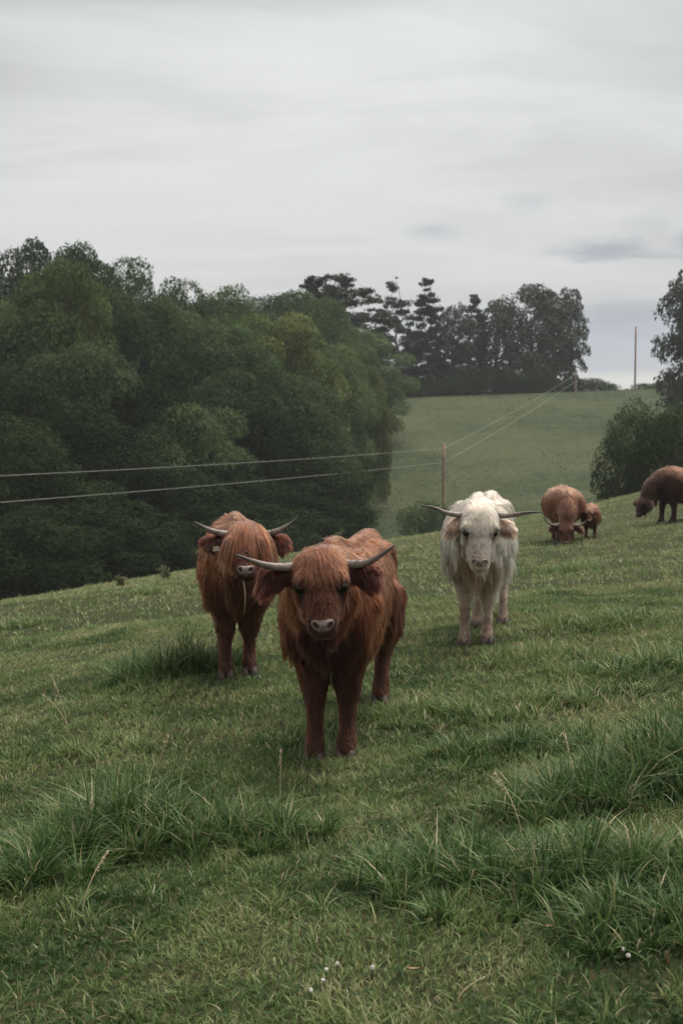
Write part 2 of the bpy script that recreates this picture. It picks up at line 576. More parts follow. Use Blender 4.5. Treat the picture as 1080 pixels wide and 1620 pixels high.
def scatter(n, y0, y1, half=0.29, pad=0.7, power=1.0):
    out = np.zeros((0, 2))
    y = y0 + (y1 - y0) * RNG.random(n * 3) ** power
    # area-uniform in the wedge: accept by width
    wd = half * y + pad
    keep = RNG.random(len(y)) < wd / (half * y1 + pad)
    y = y[keep][:n]; wd = wd[keep][:n]
    x = (RNG.random(len(y)) * 2 - 1) * wd
    return x, y


def turf(name, n, y0, y1, w, segs, hmul=1.0, short=0.05, clump=0.05, power=1.0, dens_long=True):
    x, y = scatter(n, y0, y1, power=power)
    # tufted: pull a share of blades into tuft centres
    if clump:
        cx = np.floor(x / clump + 0.5) * clump + (vnoise(x / clump * 7.1, y / clump * 3.3, 3) - 0.5) * 0
        cyy = np.floor(y / clump + 0.5) * clump
        k = RNG.random(len(x)) * 0.55
        jx = (vnoise(np.floor(x / clump + .5) * 1.7, np.floor(y / clump + .5) * 2.3, 8) - .5) * clump
        x = x + (cx + jx - x) * k; y = y + (cyy - jx - y) * k
    lv, ld = longness(x, y)
    fine = fbm(x * 6, y * 6, 21, 2)
    patch = fbm(x * 2.2, y * 2.2, 44, 3)
    h = (short * (0.55 + 0.9 * fine) + lv * 0.30) * (0.55 + 0.75 * RNG.random(len(x))) * hmul
    thin = RNG.random(len(x)) < np.where(lv > 0.12, 0.55, 1.0) * np.clip(1.25 - 2.2 * np.clip(fbm(x * 2.6, y * 2.6, 412, 3) - .50, 0, 1), .35, 1)
    x, y, h, lv, ld, patch, fine = (q[thin] for q in (x, y, h, lv, ld, patch, fine))
    n = len(x)
    z = Hs(x, y) - 0.004
    flow = fbm(x * 1.6, y * 1.6, 61, 2) * 12
    lean = flow + RNG.normal(0, 1.7, n)
    ang = lean + math.pi / 2 + RNG.normal(0, 0.8, n)
    bend = np.clip(RNG.normal(0.62, 0.34, n), 0.05, 1.3)
    tint = 0.36 + (patch - 0.5) * 1.25 + RNG.normal(0, 0.13, n) - ld * 0.14 + np.clip(y - 6, 0, 20) * 0.020  # blades turn paler with distance: low-angle sheen and haze put into the tint
    dry = RNG.random(n) < 0.06 + 0.16 * np.clip((fbm(x * 1.7, y * 1.7, 333, 3) - .52) * 5, 0, 1)
    tint = np.where(dry, 0.84 + RNG.random(n) * 0.16, np.clip(tint, 0, 0.80))
    ww = w * (0.6 + 0.8 * RNG.random(n)) * (1 + ld * 0.5)
    v, q, t, ti = blades(np.stack([x, y, z], 1), h, ww, lean, ang, bend, tint, segs)
    return v, q, t, ti


def stack(parts):
    V, Q, T, A, off = [], [], [], [], 0
    for v, q, t, ti in parts:
        V.append(v); Q.append(q + off); T.append(t + off); A.append(ti); off += len(v)
    return np.concatenate(V), [np.concatenate(Q), np.concatenate(T)], np.concatenate(A)


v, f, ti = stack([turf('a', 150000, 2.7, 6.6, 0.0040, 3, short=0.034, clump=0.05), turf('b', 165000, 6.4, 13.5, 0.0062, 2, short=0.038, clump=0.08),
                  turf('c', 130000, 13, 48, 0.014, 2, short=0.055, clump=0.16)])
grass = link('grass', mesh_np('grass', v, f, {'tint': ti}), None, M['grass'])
tag(grass, 'short green pasture grass covering the sloping field', 'grass', kind='stuff')

# far meadow: coarse tufts beyond the dip
n = 16000
y = 160 + 32 * RNG.random(n)
x = (RNG.random(n) * 2 - 1) * 34 + 20
pt = fbm(x * 0.2, y * 0.1, 91, 3)
k = RNG.random(n) < np.clip((y - 158) / 22, 0, 1) * np.clip((pt - .3) * 3, .1, 1)
x, y, pt = x[k], y[k], pt[k]
h = 0.10 + 0.35 * RNG.random(len(x)) * np.clip((y - 164) / 14, .2, 1)
ti = np.clip(0.62 + (pt - .5) * 0.9 + RNG.normal(0, .14, len(x)), 0, 1)
v, q, t, ti = blades(np.stack([x, y, Hs(x, y) - .03], 1), h, 0.05 + 0.06 * RNG.random(len(x)), RNG.random(len(x)) * 6.3, RNG.normal(0, .6, len(x)), np.full(len(x), .4), ti, 2)
tag(link('meadow_grass', mesh_np('meadow_grass', v, [q, t], {'tint': ti}), None, M['meadow']), 'dry tall grass fringing the far ridge line', 'grass', kind='stuff')


n = 110000
y = 60 + 118 * RNG.random(n)
x = (RNG.random(n) * 2 - 1) * (0.30 * y + 4)
cl_ = fbm(x * 0.22, y * 0.10, 191, 4)
k = (x > -0.02 * y - 6) & (RNG.random(n) < np.clip((cl_ - .42) * 4, 0.15, 1))
x, y, cl_ = x[k], y[k], cl_[k]
h = (0.05 + 0.13 * RNG.random(len(x)) ** 2)
ti = np.clip(0.40 + RNG.normal(0, .16, len(x)) + np.clip((fbm(x * .15, y * .06, 55, 3) - .45) * 2.2, 0, .5), 0, 1)
v, q, t, ti = blades(np.stack([x, y, Hs(x, y) - .02], 1), h, 0.05 + 0.09 * RNG.random(len(x)), RNG.random(len(x)) * 6.3, RNG.normal(0, .6, len(x)), np.full(len(x), .5), ti, 2)
tag(link('meadow_tufts', mesh_np('meadow_tufts', v, [q, t], {'tint': ti}), None, M['meadow']), 'rough clustered tufts on the far hillside meadow', 'grass', kind='stuff')


# ------------------------------------------------ tufts: fans of broad arching blades
def fan(cx, cy_, count, h, w, spread, tint0, rng, segs=4):
    a = rng.random(count) * 6.283
    r = spread * rng.random(count) ** .8
    x, y = cx + np.cos(a) * r, cy_ + np.sin(a) * r
    P = np.stack([x, y, Hs(x, y) - .006], 1)
    lean = a + rng.normal(0, .7, count)
    hh = h * (.45 + .7 * rng.random(count))
    ww = w * (.55 + .7 * rng.random(count))
    tint = np.clip(tint0 + rng.normal(0, .15, count), 0, .80)
    tint = np.where(rng.random(count) < .07, .84 + .14 * rng.random(count), tint)
    return blades(P, hh, ww, lean, lean + math.pi / 2 + rng.normal(0, .55, count), np.clip(rng.normal(.72, .34, count), .08, 1.5), tint, segs)


def fans(cs, rng, segs=4):
    return stack([fan(*c, rng, segs) for c in cs])


def shift(v, p):
    return v - np.asarray(p, float)[None]


TUSSOCK = ['large dark grass tussock at the near left, in front of the left field', 'right shoulder tussock joined to the large dark tussock at the near left', 'small tussock cut by the left edge beside the large dark one',
           'tussock at the left end of the near right-hand long grass', 'pale-tipped tussock in the middle of the near right-hand long grass', 'lowest tussock near the lower right corner',
           'dark tussock near the right edge, upper part of the near long grass', 'tussock cut by the right edge below the open field', 'loose tussock left of the dark right-edge one, below the white cow',
           'dark green tussock beside the hooves of the back left cow']
for i, ((cx, cy_, a, b_, h), lab) in enumerate(zip(PATCHW[:10], TUSSOCK)):
    rng = np.random.default_rng(40 + i)
    cs = []
    for k in range(int(10 + 95 * a * b_ * math.pi / 2)):
        an, r = rng.random() * 6.283, rng.random() ** .6
        x_, y_ = cx + math.cos(an) * r * a, cy_ + math.sin(an) * r * b_
        cs.append((x_, y_, int(34 + 30 * rng.random()), h * (1.30 - .60 * r) * (.7 + .6 * rng.random()), .0082, .05, .06 + .14 * (rng.random() - .4) + .16 * r))
    v, f, ti_ = fans(cs, rng)
    base = (cx, cy_, H(cx, cy_))
    o = link('grass_tussock', mesh_np('grass_tussock', shift(v, base), f, {'tint': ti_}), None, M['grass'])
    o.location = base
    tag(o, lab, 'grass tussock', 'coarse grass tussocks in the pasture')
rng = np.random.default_rng(77)
cs = []
for cx, cy_, a, b_, h in PATCHW[10:]:
    for k in range(int(6 + 26 * a * b_ * math.pi)):
        an, r = rng.random() * 6.283, rng.random() ** .6
        cs.append((cx + math.cos(an) * r * a, cy_ + math.sin(an) * r * b_, 34, h * (1.1 - .5 * r) * (.7 + .5 * rng.random()), .0075, .06, .34 + .12 * rng.random()))
x, y = scatter(1500, 2.8, 9)
k = fbm(x * 1.3, y * 1.3, 210, 3) > .42
for x_, y_ in zip(x[k], y[k]):
    cs.append((x_, y_, int(10 + 14 * rng.random()), .05 + .07 * rng.random() ** 2, .0052, .03, .36 + .3 * rng.random()))
v1 = fans(cs, rng, 3)
cs = []
x, y = scatter(2600, 9, 40)
k = fbm(x * .6, y * .6, 211, 3) > .44
for x_, y_ in zip(x[k], y[k]):
    cs.append((x_, y_, 14, .06 + .10 * rng.random() ** 2, .012, .07, .42 + .3 * rng.random()))
v2 = fans(cs, rng, 2)
off = len(v1[0])
tag(link('grass_tufts', mesh_np('grass_tufts', np.concatenate([v1[0], v2[0]]), [v1[1][0], v1[1][1], v2[1][0] + off, v2[1][1] + off], {'tint': np.concatenate([v1[2], v2[2]])}), None, M['grass']),
    'scattered rough grass tufts over the grazed field', 'grass', kind='stuff')
#==PART2==
# ---------------------------------------------------------------- trees
def leaf_cards(P, nrm, size, rng, up_bias=0.3):
    """small four-cornered leaf sprays around points P, roughly facing nrm"""
    n = len(P)
    d = norm(nrm + rng.normal(0, 0.7, (n, 3)) + np.array([0, 0, up_bias]))
    a = norm(np.cross(d, rng.normal(0, 1, (n, 3))))
    b = np.cross(d, a)
    s = (size * (0.55 + 0.9 * rng.random(n)))[:, None]
    v = np.stack([P - a * s * .9 - b * s * .62, P + a * s * 1.15, P - a * s * .5 + b * s * .75 + d * s * .25], 1).reshape(-1, 3)
    f = np.arange(n * 3).reshape(-1, 3)
    return v, f


def limb(p, q, r0, r1, rng, sag=0.12, k=6, m=6):
    t = np.linspace(0, 1, k)[:, None]
    L = np.linalg.norm(np.subtract(q, p))
    w = np.zeros((k, 3)); w[1:-1] = rng.normal(0, 0.04 * L, (k - 2, 3))
    c = np.asarray(p) * (1 - t) + np.asarray(q) * t + w + np.array([0, 0, 1.0]) * (t * (1 - t) * sag * L)
    return tube(c, r0 + (r1 - r0) * t[:, 0], m, k)


def broadleaf(seed, H_=16.0, Rr=5.0, lobes=46, per=620, size=0.21, low=0.14, gap=0.0, squash=0.72, top=1.0):
    """returns trunk mesh, crown mesh of one broad-leaved tree, its foot at the origin"""
    rng = np.random.default_rng(seed)
    parts = [limb((0, 0, -0.6), (rng.normal(0, .3), rng.normal(0, .3), H_ * 0.62), 0.034 * H_ * 0.6, 0.010 * H_, rng, 0, 8, 8)]
    Vs, Fs, Ts, off = [], [], [], 0
    for i in range(lobes):
        u = (i + rng.random()) / lobes
        hz = H_ * (low + (0.965 - low) * u ** 0.9)
        e = (hz / H_ - 0.50) / 0.50
        prof = math.sqrt(max(0.03, 1 - abs(e) ** 2.3)) if e > 0 else 0.72 + 0.28 * (1 + e)
        a = i * 2.39996 + rng.normal(0, .35)
        rad = Rr * prof * (0.42 + 0.52 * rng.random()) * (1 + 0.12 * math.sin(3 * a + seed))
        lr = Rr * (0.22 + 0.24 * rng.random()) * (0.8 if u > 0.85 else 1.0)
        c = np.array([math.cos(a) * rad, math.sin(a) * rad, hz - lr * 0.4])
        hb = H_ * (0.18 + 0.42 * u)
        parts.append(limb((0, 0, hb * 0.95), c, 0.012 * H_ * (1.1 - u * 0.7), 0.02, rng, 0.08, 5, 5))
        nl = int(per * (lr / (Rr * 0.32)) ** 2)
        d = norm(rng.normal(0, 1, (nl, 3)))
        d = d[d[:, 2] > -0.55 + 0.3 * rng.random(len(d))]
        # sub-clusters on the lobe: bunch the leaves so the outline breaks up
        nb = 26
        bc = norm(rng.normal(0, 1, (nb, 3)))
        near = bc[np.argmax(d @ bc.T, 1)]
        bsh = rng.random(nb)[np.argmax(d @ bc.T, 1)]
        cosd = (d * near).sum(1)
        rr = lr * (0.70 + 0.30 * np.clip((cosd - 0.6) / 0.4, 0, 1) + 0.34 * rng.random(len(d)) ** 1.4 + 0.18 * (bsh - .5))
        P = c + d * rr[:, None] * np.array([1.0, 1.0, squash])
        if gap:
            hole = .6 * vnoise(P[:, 0] * 0.9 + P[:, 2] * .3, P[:, 2] * 0.9 + P[:, 1] * 0.6, seed) + .4 * vnoise(P[:, 0] * 2.3 + P[:, 1], P[:, 2] * 2.3 + P[:, 1] * 1.3, seed + 9) < gap + .06
            P, d, bsh = P[~hole], d[~hole], bsh[~hole]
        v, f = leaf_cards(P, d, size, rng)
        Vs.append(v); Fs.append(f + off); off += len(v)
        t = 0.42 + rng.normal(0, .11) + (bsh - .5) * 0.22 + rng.normal(0, .09, len(P))
        Ts.append(np.repeat(np.clip(t, 0, 1), 3))
    tv, tf = join(parts)
    return mesh_np('trunk', tv, tf), mesh_np('crown', np.concatenate(Vs), np.concatenate(Fs), {'tint': np.concatenate(Ts)}, False)


def conifer(seed, H_=15.0, Rr=3.0, whorls=26, size=0.13, bare=0.25, ragged=0.5, droop=-0.05, top_flat=False, dens=1.0):
    """pine or fir: needle sprays along separate boughs, sky between them"""
    rng = np.random.default_rng(seed)
    bendx = rng.normal(0, .25)
    parts = [limb((0, 0, -0.6), (bendx, rng.normal(0, .25), H_), 0.015 * H_, 0.02, rng, 0, 9, 7)]
    Vs, Fs, Ts, off = [], [], [], 0
    side = rng.random() * 6.28
    for i in range(whorls):
        u = (i + 0.8 * rng.random()) / whorls
        hz = H_ * (bare + (0.99 - bare) * u)
        nb_ = rng.integers(2, 5)
        for k in range(nb_):
            if rng.random() < ragged * 0.35:
                continue
            a = rng.random() * 6.283
            prof = (1 - 0.9 * u ** 1.25) if not top_flat else (0.55 + 0.6 * math.sin(min(1, u * 1.05) * 2.7)) * (1 if u < .85 else .55)
            L = Rr * prof * (1 - ragged * rng.random() * 0.85) * (1 + .25 * ragged * math.cos(a - side)) + 0.25
            rise = droop + rng.normal(0, .13) + (.35 if u > .88 else 0)
            tip = np.array([math.cos(a) * L, math.sin(a) * L, hz + L * rise])
            root = np.array([bendx * hz / H_, 0, hz])
            parts.append(limb(root, tip, 0.05 * (1 - u * .7), 0.012, rng, 0.06, 4, 4))
            n = max(10, int(L * 120 * dens))
            s = 0.25 + 0.78 * rng.random(n) ** .75
            wid = (.10 + .34 * np.sin(np.clip(s, 0, 1) * 3.0)) * (.5 + L * .16)
            lump = (vnoise(s * L * 1.9 + i * 7.7, s * 0 + k * 3.3, seed) > .34)
            s, wid = s[lump], wid[lump]; n = len(s)
            P = root[None] * (1 - s[:, None]) + tip[None] * s[:, None] + rng.normal(0, 1, (n, 3)) * wid[:, None] * np.array([.8, .8, .5])
            P[:, 2] += L * .06 * (s * (1 - s) * 4)
            v, f = leaf_cards(P, rng.normal(0, 1, (n, 3)) + np.array([0, 0, .8]), size, rng)
            Vs.append(v); Fs.append(f + off); off += len(v)
            Ts.append(np.repeat(np.clip(0.45 + rng.normal(0, .13) + rng.normal(0, .12, n), 0, 1), 3))
    tv, tf = join(parts)
    return mesh_np('trunk', tv, tf), mesh_np('crown', np.concatenate(Vs), np.concatenate(Fs), {'tint': np.concatenate(Ts)}, False)


TEMPLATE = {}


def template(key, meshes, leafmat, h, r):
    tm, cm = meshes
    tm.materials.append(M['bark']); cm.materials.append(M[leafmat])
    TEMPLATE[key] = (tm, cm, h, r)


for i in range(5):
    template('broad%d' % i, broadleaf(100 + i, 16, 5.0 + 0.35 * (i % 3), 50, 2000, 0.10, gap=.15), 'leaf', 16, 5.2)
template('under0', broadleaf(230, 13, 4.8, 40, 1700, 0.095, low=.08), 'leaf_dark', 13, 5.0)  # dark leaves stand in for the shade beneath the front crowns
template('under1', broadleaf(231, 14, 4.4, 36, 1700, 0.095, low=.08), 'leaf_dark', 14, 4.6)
template('pale0', broadleaf(200, 14, 4.6, 46, 2000, 0.10, gap=.15), 'leaf_pale', 14, 4.8)
template('pale1', broadleaf(201, 12, 4.4, 40, 2000, 0.10, gap=.15), 'leaf_pale', 12, 4.6)
template('airy0', broadleaf(210, 16, 4.8, 44, 1300, 0.105, gap=0.30), 'leaf', 16, 5.0)
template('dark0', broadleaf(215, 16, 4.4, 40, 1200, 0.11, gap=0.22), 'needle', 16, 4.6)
template('ridge0', broadleaf(220, 14, 5.0, 44, 560, 0.17, low=0.10, gap=0.36), 'brown_leaf', 14, 5.0)
template('ridge1', broadleaf(221, 14, 4.2, 40, 520, 0.17, low=0.08, gap=0.40), 'brown_leaf', 14, 4.3)
template('ridge2', broadleaf(222, 14, 3.2, 40, 480, 0.16, low=0.05, gap=0.42), 'brown_leaf', 14, 3.3)
template('pine0', conifer(300, 15, 3.4, 34, .13, .22, .7, .05, True, 1.5), 'needle', 15, 3.6)
template('pine1', conifer(305, 15, 2.4, 22, .14, .35, .9, .1, True, 1.2), 'needle', 15, 2.6)
template('fir0', conifer(302, 15, 4.6, 44, .135, .04, .45, -.08, False, 1.5), 'needle', 15, 4.6)
template('fir1', conifer(303, 15, 4.2, 40, .135, .05, .6, -.04, False, 1.5), 'needle', 15, 4.2)
template('scrub0', broadleaf(410, 5.0, 2.8, 46, 420, 0.075, low=.08, gap=.36, squash=.9), 'leaf', 5.0, 2.9)
template('scrub1', broadleaf(411, 4.2, 2.9, 42, 420, 0.075, low=.08, gap=.38, squash=.9), 'leaf_dark', 4.2, 3.0)
template('bush0', broadleaf(400, 3.0, 2.3, 34, 620, 0.055, low=0.10, gap=.27), 'leaf', 3.0, 2.4)
template('bramble0', broadleaf(420, 3.0, 3.2, 40, 420, 0.075, low=0.06, gap=.2), 'leaf_dark', 3.0, 3.3)
template('bush1', broadleaf(401, 2.2, 2.6, 32, 620, 0.055, low=0.10, gap=.25), 'leaf', 2.2, 2.7)


def tree(key, px, top, y, label, name='broadleaf_tree', cat='tree', width=None, group=None, base=None, sx=1.0):
    """tree whose foot is on the terrain at depth y below pixel column px and whose top reaches pixel row top"""
    tm, cm, h, r = TEMPLATE[key]
    p = at(px, top, y)
    z0 = H(p[0], y)
    s = (p[2] - z0) / h
    o = bpy.data.objects.new(name, None); COL.objects.link(o)
    o.empty_display_size = 0.5
    o.location = (p[0], y, z0)
    w = s if width is None else width / (2 * r)
    o.scale = (w * sx, w, s)
    o.rotation_euler = (0, 0, random.random() * 6.283)
    tag(o, label, cat, group)
    stem = 'stems' if name in ('shrub', 'bush') else 'trunk'
    link(stem, tm, o); link('crown' if stem == 'trunk' else 'foliage', cm, o)
    return o


G1 = 'broadleaf trees of the forest on the left'
B = 'broadleaf_tree'
FOREST = [
    # key, px, top, depth, width, label
    ('dark0', 46, 364, 86, 8.5, 'tall dark conifer topping the far left end of the forest skyline', 'conifer_tree'),
    ('broad0', 128, 384, 92, 9.0, 'round dark crown on the skyline just beside the tall left conifer'),
    ('airy0', 205, 402, 96, 8.5, 'thin-leaved skyline tree with sky showing through its top, left half of forest'),
    ('airy0', 285, 434, 100, 8, 'lacy see-through tree at the sloping skyline behind the forest middle'),
    ('broad1', 350, 452, 104, 10, 'rounded skyline tree just before the notch in the forest skyline'),
    ('broad2', 440, 458, 118, 11, 'skyline tree just right of the notch in the forest skyline'),
    ('broad3', 392, 492, 104, 9, 'lower tree filling the notch in the forest skyline'),
    ('broad4', 500, 470, 124, 10, 'dull green skyline tree in front of the dark ragged pines'),
    ('pale0', 88, 412, 74, 9.5, 'big billowing pale green tree standing highest near the left edge'),
    ('broad1', 10, 480, 70, 9, 'large tree cut by the left edge below the tall conifer'),
    ('broad2', 180, 462, 80, 9, 'full round tree below the see-through skyline trees'),
    ('broad0', 262, 470, 82, 9, 'dark domed tree in the upper middle of the forest'),
    ('broad3', 330, 500, 82, 9.5, 'green domed tree below the rounded skyline tree'),
    ('pale0', 440, 498, 88, 11, 'broad bright green tree crowning the right half of the forest'),
    ('broad4', 380, 540, 80, 9, 'mid green tree under the skyline notch, left of the broad bright one'),
    ('broad2', 510, 545, 96, 8, 'tree with drooping green boughs right of the broad bright one'),
    ('pale1', 560, 545, 106, 6.3, 'yellowish tree at the right end of the forest before the pines'),
    ('pale1', 586, 588, 102, 3.9, 'lowest pale tree at the right tip of the forest beside the meadow'),
    ('broad0', 130, 545, 68, 9.5, 'leafy tree bulging forward in the left half of the forest'),
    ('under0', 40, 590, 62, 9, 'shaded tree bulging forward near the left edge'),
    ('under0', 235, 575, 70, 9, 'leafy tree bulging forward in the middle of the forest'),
    ('broad2', 300, 640, 68, 7.0, 'lighter young tree low in the forest above the shaggy cow at the back'),
    ('broad4', 470, 590, 82, 9, 'leafy tree whose crown hangs over the upper power line'),
    ('broad0', 520, 615, 92, 6.0, 'forest edge tree whose crown spreads beside the open meadow'),
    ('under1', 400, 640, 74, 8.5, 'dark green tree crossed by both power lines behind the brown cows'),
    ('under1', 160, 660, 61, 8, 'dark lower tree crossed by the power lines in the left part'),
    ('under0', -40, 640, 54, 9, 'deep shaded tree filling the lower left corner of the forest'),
]
for row in FOREST:
    key, px, top, y, w, lab = row[:6]
    tree(key, px, top, y, lab, row[6] if len(row) > 6 else B, 'tree', w * .9, G1)
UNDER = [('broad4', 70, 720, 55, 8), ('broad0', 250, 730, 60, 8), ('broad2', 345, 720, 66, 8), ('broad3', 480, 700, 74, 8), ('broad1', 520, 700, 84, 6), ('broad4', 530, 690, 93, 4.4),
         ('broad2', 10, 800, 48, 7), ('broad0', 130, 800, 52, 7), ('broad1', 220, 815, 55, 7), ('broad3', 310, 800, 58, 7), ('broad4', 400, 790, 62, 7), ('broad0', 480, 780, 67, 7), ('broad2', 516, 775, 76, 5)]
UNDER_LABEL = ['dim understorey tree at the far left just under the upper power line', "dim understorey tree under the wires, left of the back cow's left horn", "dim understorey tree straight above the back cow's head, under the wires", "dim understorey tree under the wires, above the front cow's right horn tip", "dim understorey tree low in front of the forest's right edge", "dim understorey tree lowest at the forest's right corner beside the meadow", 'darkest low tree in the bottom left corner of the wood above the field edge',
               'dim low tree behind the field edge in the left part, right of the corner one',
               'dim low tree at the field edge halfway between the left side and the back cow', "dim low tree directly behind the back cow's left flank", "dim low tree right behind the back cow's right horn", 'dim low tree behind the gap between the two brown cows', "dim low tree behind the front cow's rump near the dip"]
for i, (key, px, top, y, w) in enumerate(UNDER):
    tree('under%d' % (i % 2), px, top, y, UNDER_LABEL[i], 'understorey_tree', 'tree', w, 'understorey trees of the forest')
BACK = [(-60, 430, 98, 'broad2'), (60, 440, 104, 'broad3'), (160, 450, 108, 'broad4'), (240, 470, 112, 'broad1'), (320, 490, 116, 'broad0'), (420, 510, 126, 'broad3'), (560, 520, 132, 'broad0'), (-110, 470, 80, 'broad0')]
for px, top, y, key in BACK:
    tree(key, px, top, y, 'hidden dark tree deep inside the forest behind the front crowns', B, 'tree', 11, 'trees deep inside the forest')

RIDGE = [
    ('pine0', 492, 440, 150, 9, 'ragged pine with a rounded dark top above the right forest crowns', 'pine_tree'),
    ('pine0', 545, 436, 154, 10, 'widest ragged pine on the skyline left of the ridge trees', 'pine_tree'),
    ('pine1', 592, 466, 165, 7, 'short ragged pine beside the slender lone pine on the ridge', 'pine_tree'),
    ('pine1', 622, 446, 172, 6, 'slender see-through lone pine at the left of the ridge', 'pine_tree'),
    ('fir0', 676, 444, 176, 10.5, 'pointed dark fir standing tallest among the ridge trees', 'fir_tree'),
    ('fir1', 642, 520, 178, 8, 'low dark fir under the slender lone pine', 'fir_tree'),
    ('ridge1', 716, 480, 178, 7, 'small round tree right of the pointed fir on the ridge', B),
    ('fir1', 752, 466, 180, 8.5, 'blunt conifer in the middle of the ridge group', 'fir_tree'),
    ('ridge1', 785, 470, 180, 6.5, 'narrow tree with many sky gaps in the middle of the ridge group', B),
    ('ridge0', 838, 447, 180, 10, 'large domed brownish tree of the ridge group with sky gaps', B),
    ('ridge2', 876, 455, 181, 6, 'brownish tree between the domed tree and the ridge end tree', B),
    ('ridge2', 903, 450, 182, 4.6, 'vine-hung narrow tree ending the ridge group on the right', B),
    ('ridge1', 1100, 412, 140, 8, 'tall ragged tree cut by the right edge above the bush', B),
    ('ridge2', 1108, 500, 138, 6, 'lower brown tree at the right edge below the tall ragged one', B),
]
for key, px, top, y, w, lab, nm in RIDGE:
    tree(key, px, top, y, lab, nm, 'tree', w)
SHR = [(650, 600, 170, 3.6), (690, 607, 171, 3.2), (728, 596, 172, 5), (772, 588, 173, 6), (812, 597, 173, 5), (842, 590, 174, 4.6), (880, 604, 176, 5), (925, 602, 178, 5.5), (1055, 600, 182, 4.5), (1075, 603, 180, 4.5), (1020, 606, 184, 3.5), (965, 607, 184, 3.0)]
for i, (px, top, y, w) in enumerate(SHR[:8]):
    tree('bramble0', px, top - 3, y, ['low bramble shrub at the left end of the belt under the ridge trees', 'low bramble shrub below the pointed fir on the ridge', 'rounded bramble shrub below the small round ridge tree', 'bramble mound below the blunt conifer in the ridge middle', 'bramble mound right of the ridge middle, under the gappy narrow tree', 'tallest bramble mound under the large domed ridge tree', 'bramble shrub under the right end of the ridge trees', 'bramble shrub sticking out into the open beyond the last ridge tree'][i], 'shrub', 'shrub', w * 1.35, 'brambles under the ridge trees')
for i, (px, top, y, w) in enumerate(SHR[8:]):
    tree('bush%d' % (i % 2), px, top, y, ['scrub bush on the ridge line just left of the ragged right-edge tree', 'scrub bush touching the right edge at the foot of the ragged tree', 'small scrub bush just right of the distant bare pole', 'small scrub bush between the ridge trees and the distant bare pole'][i], 'shrub', 'shrub', w, 'scrub bushes along the open ridge')
tree('bush0', 683, 793, 82, 'dark rounded bush at the foot of the wooden pole in the dip', 'bush', 'bush', 4.4)
tree('scrub0', 1016, 640, 62, 'big dark green bush with uneven top behind the grazing cattle', 'bush', 'bush', 4.2)
tree('scrub1', 1066, 660, 60, 'wide bush at the right edge behind the darkest grazing cow', 'bush', 'bush', 4.4)
tree('scrub1', 978, 700, 59, 'lower left shoulder bush beside the big one above the grazing cattle', 'bush', 'bush', 2.6)
tree('scrub0', 1085, 632, 66, 'taller bush overlapping the right edge under the ragged tree', 'bush', 'bush', 3.4)

# tall weeds along the crest of the near field
def weed(px, py_top, y, h, seed, label):
    rng = np.random.default_rng(seed)
    p = at(px, py_top, y); z0 = H(p[0], y)
    h = max(.12, min(h, p[2] - z0)) if p[2] > z0 else h
    o = bpy.data.objects.new('weed', None); COL.objects.link(o); o.location = (p[0], y, z0)
    tag(o, label, 'weed', 'tall weeds along the field edge')
    parts, V, F, T, off = [], [], [], [], 0
    for k in range(5):
        tip = np.array([rng.normal(0, h * .22), rng.normal(0, h * .22), h * (0.6 + .4 * rng.random())])
        parts.append(limb((rng.normal(0, .05), rng.normal(0, .05), -.05), tip, .008, .003, rng, .05, 5, 4))
        for q in range(5):
            s = .25 + .75 * rng.random()
            P = (tip * s)[None] + rng.normal(0, .03, (9, 3))
            v, f = leaf_cards(P, rng.normal(0, 1, (9, 3)), .022, rng)
            V.append(v); F.append(f + off); off += len(v); T.append(np.full(len(v), np.clip(.75 + rng.normal(0, .2), 0, 1)))
    tv, tf = join(parts)
    link('stems', mesh_np('stems', tv, tf), o, M['straw'])
    link('leaves', mesh_np('leaves', np.concatenate(V), np.concatenate(F), {'tint': np.concatenate(T)}, False), o, M['meadow'])


for i, (px, top, y, h, lab) in enumerate([
        (541, 832, 29, .55, 'pale seeding weed standing on the field edge left of the front cow rump'),
        (520, 852, 28, .4, 'short leafy weed on the field edge behind the front cow head'),
        (190, 908, 22, .22, 'weed clump at the field edge in the left part, against black shade'),
        (262, 893, 23.5, .30, 'taller weed clump at the field edge nearest the back cow')]):
    weed(px, top, y, h, 900 + i, lab)


# ---------------------------------------------------------------- poles and wires
def pole(px, top, y, label, r=0.13, name='utility_pole', lean=0.0, pos=None):
    if pos is None:
        p = at(px, top, y); x, zt = p[0], p[2]
    else:
        x, y, zt = pos
    z0 = H(x, y)
    o = bpy.data.objects.new(name, None); COL.objects.link(o); o.location = (x, y, z0)
    tag(o, label, 'utility pole', 'poles of the power line')
    h = zt - z0
    k = np.linspace(-.5, h, 8)
    link('shaft', mesh_np('shaft', *tube(np.stack([lean * (k - h), 0 * k, k], 1), np.linspace(r, r * .8, 8), 10)), o, M['pole'])
    # two insulator spools on bolts facing the wires, and a cap
    for dz in (-0.22, -1.22):
        v = tube([(-.02 - r, 0, h + dz), (r + .16, 0, h + dz)], .018, 6)
        u = tube([(r + .03, 0, h + dz - .06), (r + .05, 0, h + dz - .03), (r + .05, 0, h + dz + .03), (r + .03, 0, h + dz + .06)], [.05, .035, .035, .05], 8)
        vv, ff = join([v, u])
        link('insulator', mesh_np('insulator', vv, ff), o, M['metal'])
    vv, ff = join([tube([(0, 0, h), (0, 0, h + .04), (0, 0, h + .07)], [r * .92, r * .8, .02], 10)])
    link('cap', mesh_np('cap', vv, ff), o, M['metal'])
    return o


pA = at(702, 703, 88)
pole(702, 703, 88, 'wooden utility pole rising behind the white cow with two wires')
pole(1005, 517, 186, 'distant bare pole standing alone against the sky on the ridge', r=0.15)
A1, A2 = at(702, 709, 88), at(702, 731, 88)
B1, B2 = at(0, 738, 45), at(0, 780, 45)


